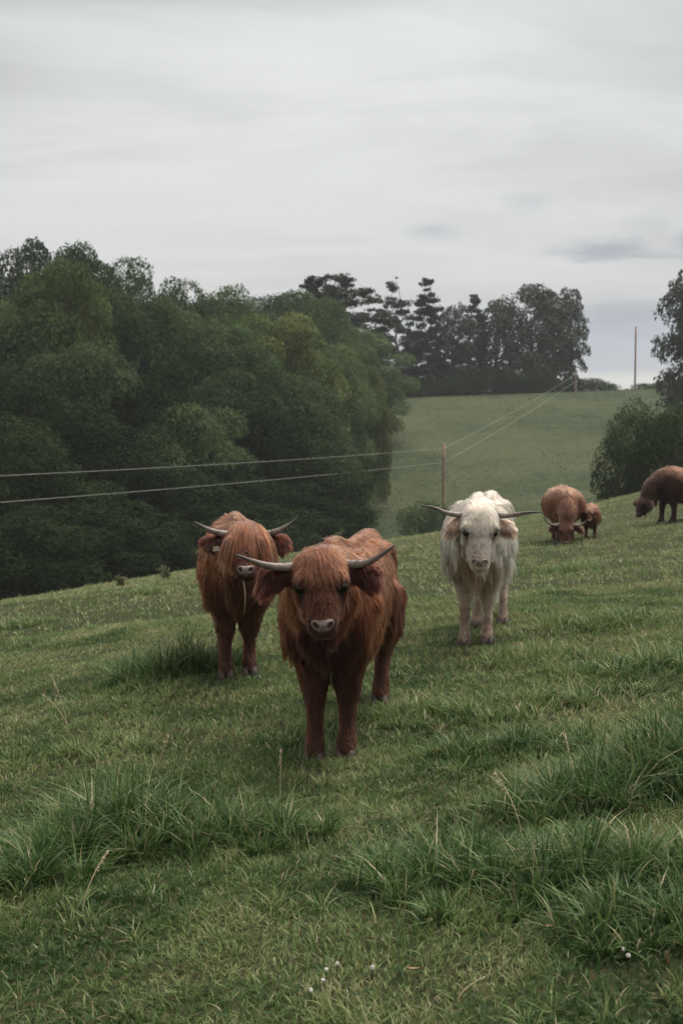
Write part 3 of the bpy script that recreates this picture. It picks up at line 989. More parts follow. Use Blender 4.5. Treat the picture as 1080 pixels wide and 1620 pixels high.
def wire(P, Q, sag, label, ext=1.0):
    P, Q = np.array(P), np.array(Q)
    E = P + (Q - P) * ext
    t = np.linspace(0, 1, 40)[:, None]
    c = P * (1 - t) + E * t
    c[:, 2] -= (4 * t * (1 - t))[:, 0] * sag
    o = link('power_line', mesh_np('power_line', *tube(c, .0125, 6)), None, M['wire'])
    tag(o, label, 'power line', 'wires of the power line')
    return E


e1 = wire(A1 + [.1, 0, 0], B1, 0.35, 'upper wire running left from the wooden pole across the forest', 1.75)
e2 = wire(A2 + [.1, 0, 0], B2, 0.35, 'lower wire running left from the wooden pole across the forest', 1.75)
pole(0, 0, 0, 'utility pole carrying both wires beyond the left side of the field', pos=(e1[0], e1[1], e1[2] + .3))
C1, C2 = at(907, 594, 170), at(910, 603, 170)
wire(A1, C1, 0.25, 'upper wire climbing right from the wooden pole to the ridge trees')
wire(A2, C2, 0.25, 'lower wire climbing right from the wooden pole to the ridge trees')
pole(910, 590, 170, 'utility pole half lost against the right end of the ridge trees')
g0, g1_ = at(702, 735, 88), at(742, 785, 84)
gv = tube([g0, (g0 + g1_) / 2, g0 + (g1_ - g0) * 1.35], .007, 5)
tag(link('guy_wire', mesh_np('guy_wire', *gv), None, M['metal']), 'thin guy wire slanting down right from the wooden pole', 'guy wire')
#==PART3==
# ---------------------------------------------------------------- cattle
def fur_mat(name, rough=0.45, radial=0.6, coat=0.0):
    m = bpy.data.materials.new(name); m.use_nodes = True
    nt = m.node_tree; N, L = nt.nodes, nt.links
    N.remove(N['Principled BSDF'])
    h = N.new('ShaderNodeBsdfHairPrincipled')
    h.parametrization = 'COLOR'
    a = N.new('ShaderNodeAttribute'); a.attribute_name = 'col'
    L.new(a.outputs['Color'], h.inputs['Color'])
    h.inputs['IOR'].default_value = 1.38
    h.inputs['Roughness'].default_value = rough
    h.inputs['Radial Roughness'].default_value = radial
    L.new(h.outputs[0], N['Material Output'].inputs[0])
    return m


M['fur'] = fur_mat('fur')


def skin_mat(name, c1, c2):
    m, nt, N, L, b = new_mat(name)
    n = nz(nt, 14, 4)
    L.new(ramp(nt, n, [(0.3, c1), (0.7, c2)]), b.inputs['Base Color'])
    b.inputs['Roughness'].default_value = 0.8
    return m


M['hide_red'] = skin_mat('red_hide', (0.030, 0.0085, 0.0035), (0.05, 0.0145, 0.006))
M['hide_dark'] = skin_mat('dark_hide', (0.025, 0.008, 0.004), (0.04, 0.012, 0.006))
M['hide_white'] = skin_mat('pale_hide', (0.30, 0.22, 0.17), (0.40, 0.31, 0.25))
# horn: pale grey-brown, darker towards the tip, faint growth rings
m, nt, N, L, b = new_mat('horn')
hc = ramp(nt, attr(nt, 't'), [(0.0, (0.17, 0.128, 0.100)), (0.3, (0.26, 0.205, 0.172)), (0.62, (0.175, 0.128, 0.104)), (0.82, (0.045, 0.032, 0.027)), (1.0, (0.022, 0.016, 0.014))])
hn = nz(nt, 22, 5)
L.new(mixc(nt, ramp(nt, hn, [(0.42, (0, 0, 0)), (0.68, (0.7, 0.7, 0.7))]), hc, (0.05, 0.036, 0.03)), b.inputs['Base Color'])
b.inputs['Roughness'].default_value = 0.48
bump(nt, b, hn, 0.35, 0.006)
M['horn'] = m
m, nt, N, L, b = new_mat('nose_skin')
nn = nz(nt, 60, 5)
nc = ramp(nt, nn, [(0.35, (0.105, 0.070, 0.062)), (0.65, (0.20, 0.145, 0.13))])
L.new(mixc(nt, attr(nt, 'hole'), nc, (0.012, 0.008, 0.007)), b.inputs['Base Color'])
b.inputs['Roughness'].default_value = 0.36
bump(nt, b, nn, 0.4, 0.004)
M['nose'] = m
M['eye'] = plain('eye', (0.004, 0.003, 0.002), (0.010, 0.006, 0.004), 8, 0.16, 0, 0, spec=0.22)
M['hoof'] = plain('hoof', (0.03, 0.022, 0.018), (0.08, 0.058, 0.046), 20, 0.6, 0.3, 0.004)
M['tag'] = plain('ear_tag', (0.045, 0.033, 0.014), (0.08, 0.058, 0.026), 20, 0.5, 0, 0)


def blend(P, G, k=2, power=3.0, chunk=20000):
    """inverse-distance blend of guide rows (pos3, values...) at points P"""
    gp, gv = G[:, :3], G[:, 3:]
    out = np.zeros((len(P), gv.shape[1]))
    for i in range(0, len(P), chunk):
        d2 = ((P[i:i + chunk, None] - gp[None]) ** 2).sum(-1) + 1e-5
        w = d2 ** -power
        out[i:i + chunk] = (w @ gv) / w.sum(1, keepdims=True)
    return out


def cattle(name, label, cat, loc, fwd, scale=1.0, group=None, head=None, horns=None, n_hair=60000, seed=1, colors=None, hide='hide_red',
           foot=((0.13, 0.42), (-0.13, 0.42), (0.14, -0.58), (-0.14, -0.58)), fat=1.0, leglen=1.0, fringe=0.24, width=0.0016, ear_droop=0.03, hairmul=1.0, ear_len=1.0, leg_w=.98, hl=.84, lift_f=.35, part=1.0, hw=1.0, leg_hair=1.0,
           voxel=0.019, eyes=True, nose_drop=0.0, lock=0.5, legdark=None, chestdark=None, neck_mid=None):
    rng = np.random.default_rng(seed)
    root = bpy.data.objects.new(name, None); COL.objects.link(root)
    x0, y0 = loc
    fw = norm(np.array([fwd[0], fwd[1]]))
    phi = math.atan2(-fw[0], fw[1])
    c_, s_ = math.cos(phi), math.sin(phi)
    wxy = lambda x, y: (x0 + (c_ * x - s_ * y) * scale, y0 + (s_ * x + c_ * y) * scale)
    fz = [H(*wxy(fx, fy)) for fx, fy in foot]
    z0 = float(np.mean(fz))
    root.location = (x0, y0, z0)
    root.rotation_euler = (0, 0, phi)
    root.scale = (scale,) * 3
    tag(root, label, cat, group)
    fz = [(z - z0) / scale - 0.012 for z in fz]
    f = fat
    # --- body lofts, x to its right, y towards the nose, z up
    lofts = []
    trunk = [(0, -.88, .80, .06, .08, .10), (0, -.84, .79, .14, .17, .20), (0, -.72, .79, .215 * f, .235, .25), (0, -.55, .78, .26 * f, .265, .27), (0, -.30, .755, .275 * f, .255, .30),
             (0, -.02, .74, .30 * f, .26, .31), (0, .22, .75, .275 * f, .275, .30), (0, .42, .765, .225 * f, .30, .29), (0, .56, .755, .195, .28, .28), (0, .66, .70, .15, .24, .22), (0, .72, .655, .09, .16, .15)]
    trunk = [(*r_[:3], r_[3] * (.4 + .6 * f if r_[1] > .3 or r_[1] < -.6 else .8 + .2 * f), *r_[4:]) for r_ in trunk]
    lofts.append(loft(trunk, n=40, m=28))
    lofts.append(loft([(0, -.86, .95, .03, .03, .03), (0, -.68, 1.03, .04, .03, .06), (0, -.4, 1.03, .03, .03, .06), (0, 0, 1.015, .03, .03, .06), (0, .3, 1.06, .035, .035, .08), (0, .45, 1.06, .04, .03, .08)], n=16, m=10))
    for sx in (-1, 1):     # hook bones and shoulder blades give the back its corners
        lofts.append(loft([(sx * .15 * f, -.66, .92, .03, .03, .03), (sx * .17 * f, -.57, .945, .05, .045, .06), (sx * .14 * f, -.46, .955, .04, .035, .06), (sx * .08, -.3, .95, .03, .03, .03)], n=9, m=12))
        lofts.append(loft([(sx * .11, .36, 1.02, .05, .03, .05), (sx * .165, .42, .86, .07, .08, .08), (sx * .17, .50, .70, .07, .09, .09), (sx * .14, .50, .56, .07, .08, .08)], n=10, m=12))
    lofts.append(tube([(0, -.83, .96), (0, -.90, .93), (0, -.93, .80), (0, -.93, .60), (0, -.92, .42)], [.05, .04, .03, .025, .035], 10, 10))
    O, pitch, face = np.asarray(head[0], float), R(head[1]), head[2]      # poll, face steepness, world direction the face looks in
    lx, ly = c_ * face[0] + s_ * face[1], -s_ * face[0] + c_ * face[1]
    yaw = math.atan2(lx, ly)
    D = np.array([math.sin(yaw) * math.cos(pitch), math.cos(yaw) * math.cos(pitch), -math.sin(pitch)])
    Nn = np.array([math.sin(yaw) * math.sin(pitch), math.cos(yaw) * math.sin(pitch), math.cos(pitch)])
    S = np.array([math.cos(yaw), -math.sin(yaw), 0.0])
    if len(head) > 3:      # head rolled a little to one side
        r_ = R(head[3]); S, D = S * math.cos(r_) + D * math.sin(r_), D * math.cos(r_) - S * math.sin(r_)
    hp = lambda s, d, n: O + S * s + D * (d * hl if d > 0 else d) + Nn * n
    nend = hp(0, .03, -.09)
    nm = np.asarray(neck_mid, float) if neck_mid is not None else (np.array([0, .55, .86]) * .5 + nend * .5 + np.array([0, .02, -.01]))
    neck = [(0, .34, .80, .22, .24, .26), (0, .50, .83, .20, .23, .25), (*nm, .155, .18, .20), (*(nm * .4 + nend * .6), .125, .14, .16), (*nend, .09, .10, .10)]
    lofts.append(loft(neck, n=18, m=22))
    hs = [(-.055, -.075, .06, .04, .05), (-.02, -.05, .105, .07, .085), (.06, -.035, .122, .085, .12), (.15, -.03, .116, .085, .135), (.22, -.022, .098, .075, .128), (.30, -.015, .076, .066, .105),
          (.37, -.010, .068, .060, .085), (.42, -.010, .072, .056, .075), (.455, -.014, .060, .045, .058), (.475, -.018, .035, .026, .034)]
    lofts.append(loft([(*hp(0, d, n), w * hw, a, b_) for d, n, w, a, b_ in hs], S, 26, 22))
    for sx in (-1, 1):
        lofts.append(loft([(*hp(sx * .085, .10, .02), .02, .02, .02), (*hp(sx * .095, .135, .03), .036, .03, .03), (*hp(sx * .085, .17, .018), .02, .02, .02)], S, 6, 10))
        ear = [(*hp(sx * .09, .045, -.06), .022, .03, .03), (*hp(sx * (.09 + .06 * ear_len), .045 + ear_droop * .3, -.065), .020, .048, .05), (*hp(sx * (.09 + .125 * ear_len), .05 + ear_droop * .8, -.06), .018, .060, .062),
               (*hp(sx * (.09 + .18 * ear_len), .055 + ear_droop * 1.6, -.05), .014, .045, .045), (*hp(sx * (.09 + .215 * ear_len), .06 + ear_droop * 2.2, -.045), .008, .014, .014)]
        lofts.append(loft(ear, Nn, 14, 14))
    hooves, legs = [], []
    for k, (fx, fy) in enumerate(foot):
        sx = 1 if fx > 0 else -1
        g = fz[k]
        if k < 2:
            st = [(sx * .105, .46, .66, .085, .12, .12), (sx * .10, .45, .52, .078, .085, .09), (fx * .8 + sx * .02, fy * .5 + .22, .40, .062, .062, .065), (fx * .8 + sx * .02, fy * .8 + .085, .33, .055, .056, .056),
                  (fx, fy, .25 + g * .6, .040, .042, .042), (fx, fy, .16 + g, .037, .038, .040), (fx, fy + .01, .10 + g, .046, .05, .05), (fx, fy + .025, .055 + g, .046, .055, .052), (fx, fy + .03, .02 + g, .05, .058, .05)]
        else:
            st = [(sx * (.04 + .115 * f), -.56, .74, .10, .17, .15), (sx * (.04 + .12 * f), -.55, .60, .09, .15, .13), (sx * (.06 + .085 * f), (-.60 + fy) * .5, .48, .07, .09, .09), (fx, fy - .07, .385, .050, .055, .062), (fx, fy - .055, .30, .040, .045, .045),
                  (fx, fy - .01, .17 + g, .037, .04, .04), (fx, fy, .10 + g, .045, .05, .05), (fx, fy + .02, .055 + g, .046, .054, .05), (fx, fy + .025, .02 + g, .05, .058, .05)]
        st = [(*row[:3], row[3] * leg_w, row[4] * leg_w, row[5] * leg_w) for row in st]
        lofts.append(loft(st, (1, 0, 0), 24, 14))
        hooves.append(((fx, fy + .03, g), sx))
        legs.append(st)
    v, fc = join(lofts)
    tmp = bpy.data.objects.new('tmp', mesh_np('tmp', v, fc)); COL.objects.link(tmp)
    r = tmp.modifiers.new('r', 'REMESH'); r.mode = 'VOXEL'; r.voxel_size = voxel; r.use_smooth_shade = True
    sm = tmp.modifiers.new('s', 'SMOOTH'); sm.factor = 0.5; sm.iterations = 5
    dg = bpy.context.evaluated_depsgraph_get()
    me = bpy.data.meshes.new_from_object(tmp.evaluated_get(dg))
    bpy.data.objects.remove(tmp)
    me.name = 'body'
    body = link('body', me, root, M[hide])
    # --- horns, eyes, nose, hooves
    if horns:
        for sx in (-1, 1):
            pts = [hp(sx * s, d, n) for s, d, n in horns[0 if sx < 0 else 1]]
            u_ = np.linspace(0, 1, 44)
            pp = catmull(np.array(pts), 44)
            rad = np.interp(u_, [0, .15, .5, .8, 1], [.033, .031, .024, .013, .003]) * (horns[2] if len(horns) > 2 else 1)
            rad = rad * (1 + np.where(u_ < .6, .045, .01) * np.sin(u_ * 75 + 3 * np.sin(u_ * 9)) + .03 * rng.normal(0, 1, 44) * (u_ < .8))
            vv, ff = tube(pp, rad, 12, 44)
            t = np.concatenate([np.repeat(u_, 12), [0, 1]])
            link('horn', mesh_np('horn', vv, ff, {'t': t}), root, M['horn'])
    if eyes:
        for sx in (-1, 1):
            c = hp(sx * .100 * hw, .175, .025)
            vv, ff = loft([(*(c - Nn * .022), .004, .004, .004), (*(c - Nn * .015), .017, .017, .017), (*c, .025, .025, .025), (*(c + Nn * .015), .017, .017, .017), (*(c + Nn * .022), .004, .004, .004)], S, 10, 12)
            link('eye', mesh_np('eye', vv, ff), root, M['eye'])
    # nose pad: a domed shield with two nostrils sunk into it
    nd = norm(Nn * .86 + D * .52); nu = np.cross(S, nd); nu = norm(nu if nu @ D < 0 else -nu)
    gu, gv = np.meshgrid(np.linspace(-1, 1, 29), np.linspace(-1, 1, 23), indexing='ij')
    rr = np.minimum(1, np.maximum(abs(gu), abs(gv))) / (np.sqrt(gu ** 2 + gv ** 2) + 1e-9)
    qu, qv = gu * rr, gv * rr
    dome = np.sqrt(np.clip(1.02 - qu ** 2 - qv ** 2, 0, 1))
    wv = 0.054 * (1 + .16 * qv) * qu
    hv = .037 * qv - .004 * np.cos(qu * 3)
    hole = np.exp(-(((np.abs(wv) - .029 - (hv + .004) * .35) / .0105) ** 2 + ((hv - .003) / .0125) ** 2) ** 1.6)
    groove = np.exp(-(wv / .004) ** 2) * (hv < 0) * .003
    dep = dome * .034 - hole * .026 - groove
    cc = hp(0, .418, .028)
    vv = cc + S * wv[..., None] + nu * hv[..., None] + nd * (dep - .008)[..., None]
    i, j = np.meshgrid(np.arange(28), np.arange(22), indexing='ij')
    qd = np.stack([i * 23 + j, (i + 1) * 23 + j, (i + 1) * 23 + j + 1, i * 23 + j + 1], -1).reshape(-1, 4)
    link('nose', mesh_np('nose', vv.reshape(-1, 3), qd, {'hole': np.clip(hole * 1.6, 0, 1).ravel()}), root, M['nose'])
    for (hx, hy, hz), sx in hooves:
        ps = []
        for t in (-1, 1):
            ps.append(loft([(hx + t * .025, hy - .03, hz + .055, .026, .03, .03), (hx + t * .027, hy + .0, hz + .025, .029, .055, .04), (hx + t * .028, hy + .01, hz + .004, .030, .066, .045), (hx + t * .028, hy + .01, hz - .004, .028, .06, .04)], (1, 0, 0), 7, 12))
        link('hoof', mesh_np('hoof', *join(ps)), root, M['hoof'])
    # --- fur: guides = position, direction, length, lift, density, region(1 head,2 ear,3 leg), colour row
    C = {'body': (0.088, 0.0195, 0.0055), 'back': (0.095, 0.0290, 0.0120), 'chest': (0.022, 0.0046, 0.0016), 'leg': (0.036, 0.0082, 0.0027), 'shin': (0.044, 0.0120, 0.0045), 'face': (0.066, 0.0165, 0.0060), 'fringe': (0.100, 0.0290, 0.0110), 'ear': (0.040, 0.0080, 0.0025), 'muzzle': (0.028, 0.0080, 0.0040), 'eye': (0.006, 0.0028, 0.0020)}  # chest hair darkened: its self-shadow is put into the colour
    C.update(colors or {})
    G = []

    def g(p, d, ln, lift, dens, reg, col):
        G.append([*p, *norm(np.asarray(d, float)), ln * hairmul if reg == 0 else ln, lift, dens, *C[col], reg])
    for y in np.arange(-.8, .62, .18):
        for sx in (-1, 1):
            g((sx * .08, y, 1.05), (sx * .35, -.8, -.1), .055, .35, 1, 0, 'back')
            g((sx * .23, y, .97), (sx * .4, -.55, -.7), .085, .3, 1, 0, 'back')
            g((sx * .32, y, .80), (sx * .1, -.45, -1), .105, .28, 1, 0, 'body')
            g((sx * .32, y, .64), (0, -.35, -1), .11, .28, 1, 0, 'body')
            g((sx * .22, y, .50), (0, -.2, -1), .12, .25, 1, 0, 'body')
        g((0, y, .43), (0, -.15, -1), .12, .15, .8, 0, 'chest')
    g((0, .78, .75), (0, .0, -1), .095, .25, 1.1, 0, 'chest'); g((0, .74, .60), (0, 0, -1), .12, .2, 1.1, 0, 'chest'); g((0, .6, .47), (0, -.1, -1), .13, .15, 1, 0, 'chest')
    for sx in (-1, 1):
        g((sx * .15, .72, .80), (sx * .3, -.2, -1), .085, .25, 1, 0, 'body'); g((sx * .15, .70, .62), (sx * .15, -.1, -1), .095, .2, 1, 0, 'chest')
        g((sx * .25, .60, .78), (sx * .2, -.4, -1), .085, .25, 1, 0, 'body')
        g((sx * .15, -.88, .85), (0, -.15, -1), .09, .25, 1, 0, 'body'); g((sx * .15, -.85, .6), (0, -.1, -1), .09, .2, 1, 0, 'body')
        for q in (.2, .55, .85):
            b0 = np.array([0, .50, .83]) * (1 - q) + nend * q
            g(b0 + S * sx * .16, (sx * .15, -.35, -1), .12, .3, 1, 0, 'body')
            g(b0 + S * sx * .06 + np.array([0, 0, .17]), (sx * .7, -.6, -.5), .085, .15, 1, 0, 'back')
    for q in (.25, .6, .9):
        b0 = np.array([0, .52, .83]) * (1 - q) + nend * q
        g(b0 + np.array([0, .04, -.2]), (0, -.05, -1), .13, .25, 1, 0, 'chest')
    for k, st in enumerate(legs):
        for row in st[1:]:
            zz = row[2]
            ln = float(np.interp(zz, [.03, .12, .3, .40, .6], [.022, .030, .036, .065, .085])) * leg_hair
            cn = 'shin' if zz < .24 else 'leg'
            for a in range(4):
                dx, dy = math.cos(a * 1.571) * row[3], math.sin(a * 1.571) * row[4]
                g((row[0] + dx, row[1] + dy, zz), (dx * 2.2, dy * 2.2 - .05, -1), ln, .34, 1.15, 3, cn)
    # head
    up = -D
    for s in (-.09, -.045, 0, .045, .09):
        for d, n, ln in ((-.05, -.02, 1.0), (-.01, .035, 1.05), (.04, .055, .95)):
            g(hp(s, d, n), D * 1.0 + S * s * 2.4 + Nn * .25, fringe * ln * (part if abs(s) > .06 else 1), lift_f, 1.6, 1, 'fringe')
        g(hp(s, -.03, -.10), D * .4, .05, .15, 1.2, 1, 'fringe')
        g(hp(s, -.06, -.09), D * .3 + S * s * 4 - Nn * .8, .05, .2, 1.2, 1, 'fringe')
        g(hp(s, .095, .062), D * 1.0 + S * s * 1.5, fringe * (.55 if abs(s) < .06 else .3), .3, 1.2, 1, 'fringe')
    for s in (-.07, 0, .07):
        g(hp(s, .145, .06), D + S * s * 3, fringe * .25 + .025, .28, 1.2, 1, 'face')
        g(hp(s * .9, .20, .055), D + S * s * 3, .06, .25, 1.3, 1, 'face')
        g(hp(s * .75, .27, .052), D + S * s * 3, .048, .22, 1.3, 1, 'face')
        g(hp(s * .7, .34, .05), D * .6 + S * s * 5, .030, .24, 1.3, 1, 'face')
        g(hp(s * .7, .40, .04), D * .2 + S * s * 8, .012, .25, 1.3, 1, 'muzzle')
    for sx in (-1, 1):
        for dd, dn in ((.155, .045), (.195, .03), (.175, .05)):
            g(hp(sx * (.10 if dn < .05 else .082), dd, dn), D * .7 + S * sx * .5, .022, .15, .9, 1, 'eye')
        g(hp(sx * .12, .14, -.04), D * .8 + S * sx * .3, .085, .28, 1.2, 1, 'face'); g(hp(sx * .115, .20, -.07), D * .8 + S * sx * .25 - Nn * .2, .095, .28, 1.2, 1, 'face')
        g(hp(sx * .09, .27, -.07), D * .7 + S * sx * .3 - Nn * .2, .08, .28, 1.2, 1, 'face'); g(hp(sx * .075, .36, -.05), D * .5 + S * sx * .4 - Nn * .1, .03, .25, 1.2, 1, 'face')
        g(hp(sx * .07, .43, -.03), D * .4 + S * sx * .5, .016, .25, 1.2, 1, 'muzzle'); g(hp(sx * .04, .44, -.07), D * .2 + np.array([0, 0, -1.]), .03, .25, 1.2, 1, 'muzzle')
        g(hp(sx * .06, .3, -.12), D * .3 + np.array([0, 0, -1.]), .07, .25, 1.2, 1, 'face')
        for q, ln in ((.09 + .04 * ear_len, .06), (.09 + .09 * ear_len, .085), (.09 + .15 * ear_len, .095), (.09 + .21 * ear_len, .09)):
            ln *= .4 + .6 * ear_len
            dd = .05 + ear_droop * (q - .09) * 9
            g(hp(sx * q, dd - .05, -.06), S * sx * 1 + D * .15 + up * .15, ln * .55, .3, 1.3, 2, 'ear')
            g(hp(sx * q, dd, -.04), S * sx * .9 + D * .7, ln, .25, 1.3, 2, 'ear')
            g(hp(sx * q, dd + .06, -.06), S * sx * .45 + D * 1., ln, .25, 1.4, 2, 'ear')
            g(hp(sx * q, dd, -.085), S * sx * 1 + D * .4, ln * .8, .25, 1.2, 2, 'fringe')
    g((0, -.93, .9), (0, 0, -1), .08, .2, 1, 0, 'body'); g((0, -.93, .5), (0, 0, -1), .22, .3, 1.6, 0, 'body')
    G = np.array(G)
    # sample roots
    nv = len(me.vertices)
    co = np.zeros(nv * 3, np.float32); me.vertices.foreach_get('co', co); co = co.reshape(-1, 3).astype(float)
    me.calc_loop_triangles()
    tr = np.zeros(len(me.loop_triangles) * 3, np.int32); me.loop_triangles.foreach_get('vertices', tr); tr = tr.reshape(-1, 3)
    vn = np.zeros(nv * 3, np.float32); me.vertices.foreach_get('normal', vn); vn = vn.reshape(-1, 3).astype(float)
    a, b2, c2 = co[tr[:, 0]], co[tr[:, 1]], co[tr[:, 2]]
    ar = np.linalg.norm(np.cross(b2 - a, c2 - a), axis=1) / 2
    cen = (a + b2 + c2) / 3
    gd = blend(cen, G)
    hd = np.clip(1.9 - np.linalg.norm(cen - hp(0, .2, -.03), axis=1) / .22, .0, 1.4)
    w = ar * gd[:, 5] * (1 + 1.6 * hd)
    pick = rng.choice(len(tr), n_hair, p=w / w.sum())
    u1, u2 = rng.random(n_hair), rng.random(n_hair)
    sw = u1 + u2 > 1; u1[sw], u2[sw] = 1 - u1[sw], 1 - u2[sw]
    P = a[pick] * (1 - u1 - u2)[:, None] + b2[pick] * u1[:, None] + c2[pick] * u2[:, None]
    NV = norm(vn[tr[pick, 0]] * (1 - u1 - u2)[:, None] + vn[tr[pick, 1]] * u1[:, None] + vn[tr[pick, 2]] * u2[:, None])
    # nothing on eyes, nostrils, hoof soles
    keep = np.ones(n_hair, bool)
    for sx in (-1, 1):
        keep &= np.linalg.norm(P - hp(sx * .101 * hw, .175, .034), axis=1) > .026
    pr = P - cc
    keep &= ~(((pr @ S) / .056) ** 2 + ((pr @ nu) / .040) ** 2 + ((pr @ nd) / .06) ** 2 < 1)
    P, NV = P[keep], NV[keep]
    val = blend(P, G)
    n = len(P)
    dirg, ln, lift, col, reg = norm(val[:, :3]), val[:, 3], val[:, 4], val[:, 6:9], val[:, 9]
    headm = np.linalg.norm(P - hp(0, .12, 0), axis=1) < .24
    K = 7
    # locks: coarse and fine clump centres with their own wander
    def clumps(m, sd):
        idx = rng.choice(n, m, replace=False)
        kd = KDTree(m)
        for q, i_ in enumerate(idx): kd.insert(P[i_], q)
        kd.balance()
        near = np.fromiter((kd.find(p)[1] for p in P), int, n)
        return idx, near, rng.normal(0, 1, (m, 3)) * sd, rng.random(m)
    i1, n1, w1, r1 = clumps(max(60, n // 220), .26)
    i2, n2, w2, r2 = clumps(max(200, n // 15), .24)
    tang = dirg - NV * (dirg * NV).sum(1, keepdims=True)
    wand = w1[n1] + w2[n2]
    d = norm(norm(tang) + NV * (lift * (0.8 + .5 * rng.random(n)))[:, None] + wand * (0.55 + .45 * (reg < .5))[:, None] * 1.0 + rng.normal(0, .10, (n, 3)))
    L_ = 1.12 * ln * (0.62 + .5 * rng.random(n)) * (0.8 + .4 * r1[n1])
    L_ = np.where(headm, L_ * (.55 + .85 * rng.random(n) ** 1.3) * (.8 + .4 * r2[n2]), L_)
    stray = rng.random(n) < .04
    L_ = np.minimum(np.where(stray, L_ * 1.15, L_), np.where(headm, 1.30, 1.45) * ln)
    path = np.zeros((n, K, 3)); path[:, 0] = P - NV * .004
    grav = np.array([0, 0, -1.0])
    p = path[:, 0].copy()
    for k in range(1, K):
        gk = .16 + .06 * k
        d = norm(d + dirg * .16 + grav * (gk * np.clip(ln / .10, .25, 1.6))[:, None] + rng.normal(0, .05, (n, 3)) + wand * .05)
        p = p + d * (L_ / (K - 1))[:, None]
        path[:, k] = p
    tt = np.linspace(0, 1, K)[None, :, None]
    path0 = path.copy()
    for idx, near, st in ((i2, n2, .62 * lock * 2), (i1, n1, .30 * lock * 2)):
        guide = path[idx][near]
        base = guide[:, :1]
        tgt = guide + (path[:, :1] - base) * (1 - .85 * tt)
        ratio = np.clip(L_ / (L_[idx][near] + 1e-6), .4, 1.2)[:, None, None]
        tgt = path[:, :1] * (1 - ratio) * 0 + tgt
        kk = (st * (tt ** 1.45)) * np.where(stray, .25, 1.0)[:, None, None]
        path = path * (1 - kk) + tgt * kk
    far = np.linalg.norm(np.diff(path, axis=1), axis=2).max(1) > 1.7 * L_ / (K - 1)
    path[far] = path0[far]
    # keep every hair on the outside of the hide
    bvh = BVHTree.FromPolygons([Vector(q) for q in co], [tuple(t_) for t_ in tr.tolist()])
    find = bvh.find_nearest
    rnd = rng.random(n)
    disp = np.zeros((n, K, 3))
    for k in (1, 2, 4, 6):
        mn = .003 + (.010 * rnd + .004) * (k / 6) * np.clip(ln / .05, .45, 1.6)
        for q in range(n):
            pt = Vector(path[q, k])
            loc_, nor, _, dist = find(pt, .12)
            if loc_ is not None:
                sd = (pt - loc_).dot(nor)
                if sd < mn[q]:
                    disp[q, k] = nor * min(mn[q] - sd, .035)
    disp[:, 3] = (disp[:, 2] + disp[:, 4]) / 2; disp[:, 5] = (disp[:, 4] + disp[:, 6]) / 2
    path += disp
    cv = bpy.data.hair_curves.new('fur')
    cv.add_curves([K] * n)
    cv.attributes['position'].data.foreach_set('vector', path.astype(np.float32).ravel())
    rad = cv.attributes.new('radius', 'FLOAT', 'POINT') if 'radius' not in cv.attributes else cv.attributes['radius']
    prof = np.array([1, 1, .95, .85, .7, .5, .2])
    short = np.clip(ln / .06, .55, 1.0)
    rad.data.foreach_set('value', (width * short[:, None] * prof[None] * (0.7 + .6 * rng.random(n))[:, None]).astype(np.float32).ravel())
    shade = (0.74 + .16 * r1[n1] + .30 * r2[n2] + rng.normal(0, .09, n))[:, None]
    colr = np.clip(col * shade, .004, .93)
    grey = colr.mean(1, keepdims=True)
    pale = (rng.random(n) < .14)[:, None] * .40
    colr = colr * (1 - pale) + (grey * 1.5 + colr * .3) * pale
    if chestdark is not None:
        pass
    ca = cv.attributes.new('col', 'FLOAT_COLOR', 'CURVE')
    ca.data.foreach_set('color', np.concatenate([colr, np.ones((n, 1))], 1).astype(np.float32).ravel())
    fur = link('fur', cv, root, M['fur'])
    return root, hp, wxy



def stand(px, py, fwd, scale, front=.42):
    """root position so that the front feet's midpoint falls on pixel (px, py)"""
    p = ground_at(px, py); f = norm(np.array(fwd, float))
    return (p[0] - f[0] * front * scale, p[1] - f[1] * front * scale)


CALL = []
# nearest: red-brown, level horns, eyes showing under a short fringe
F1 = (-.205, -1.0)
front, fhp, _ = cattle('highland_cow', 'shaggy red-brown highland cow standing nearest, both eyes visible, level horns', 'cow', stand(524, 1200, F1, 1.06), F1, 1.06,
       head=((-.06, .95, 1.03), 70, (.03, -1), 2), fat=.66, hl=.73, ear_len=.92, lock=.54, n_hair=190000, seed=11, fringe=.105, part=.6, width=.0012, ear_droop=.0,
       foot=((.08, .44), (-.08, .40), (.07, -.50), (-.08, -.62)), leg_w=1.06,
       horns=([(.09, -.005, -.05), (.155, .012, -.03), (.225, .012, .0), (.29, -.02, .03), (.35, -.055, .045)], [(.09, -.005, -.05), (.155, .015, -.03), (.24, .012, .0), (.32, -.012, .03), (.39, -.042, .04)], .70))
# behind to the left: fringe down to the nose, upturned horns, tag in one ear
F2 = (.10, -1.0)
back, bhp, _ = cattle('highland_cow', 'red-brown highland cow at the back left, long fringe hiding its eyes, upturned horns', 'cow', stand(376, 1066, F2, 1.09), F2, 1.09, fat=.68, lock=.55, lift_f=.25, hl=.74,
       head=((-.05, .93, 1.04), 52, (.06, -1), 0), n_hair=110000, seed=12, fringe=.28, width=.0016, ear_droop=.0, ear_len=.85,
       foot=((.08, .44), (-.08, .40), (.10, -.52), (-.10, -.60)),
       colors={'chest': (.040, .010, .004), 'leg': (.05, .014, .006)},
       horns=([(.09, -.01, -.05), (.15, .0, -.03), (.21, -.005, -.0), (.27, -.035, .02), (.325, -.085, .03)], [(.09, -.005, -.05), (.15, .0, -.03), (.21, -.0, .0), (.27, -.02, .02), (.33, -.055, .03)], .74))
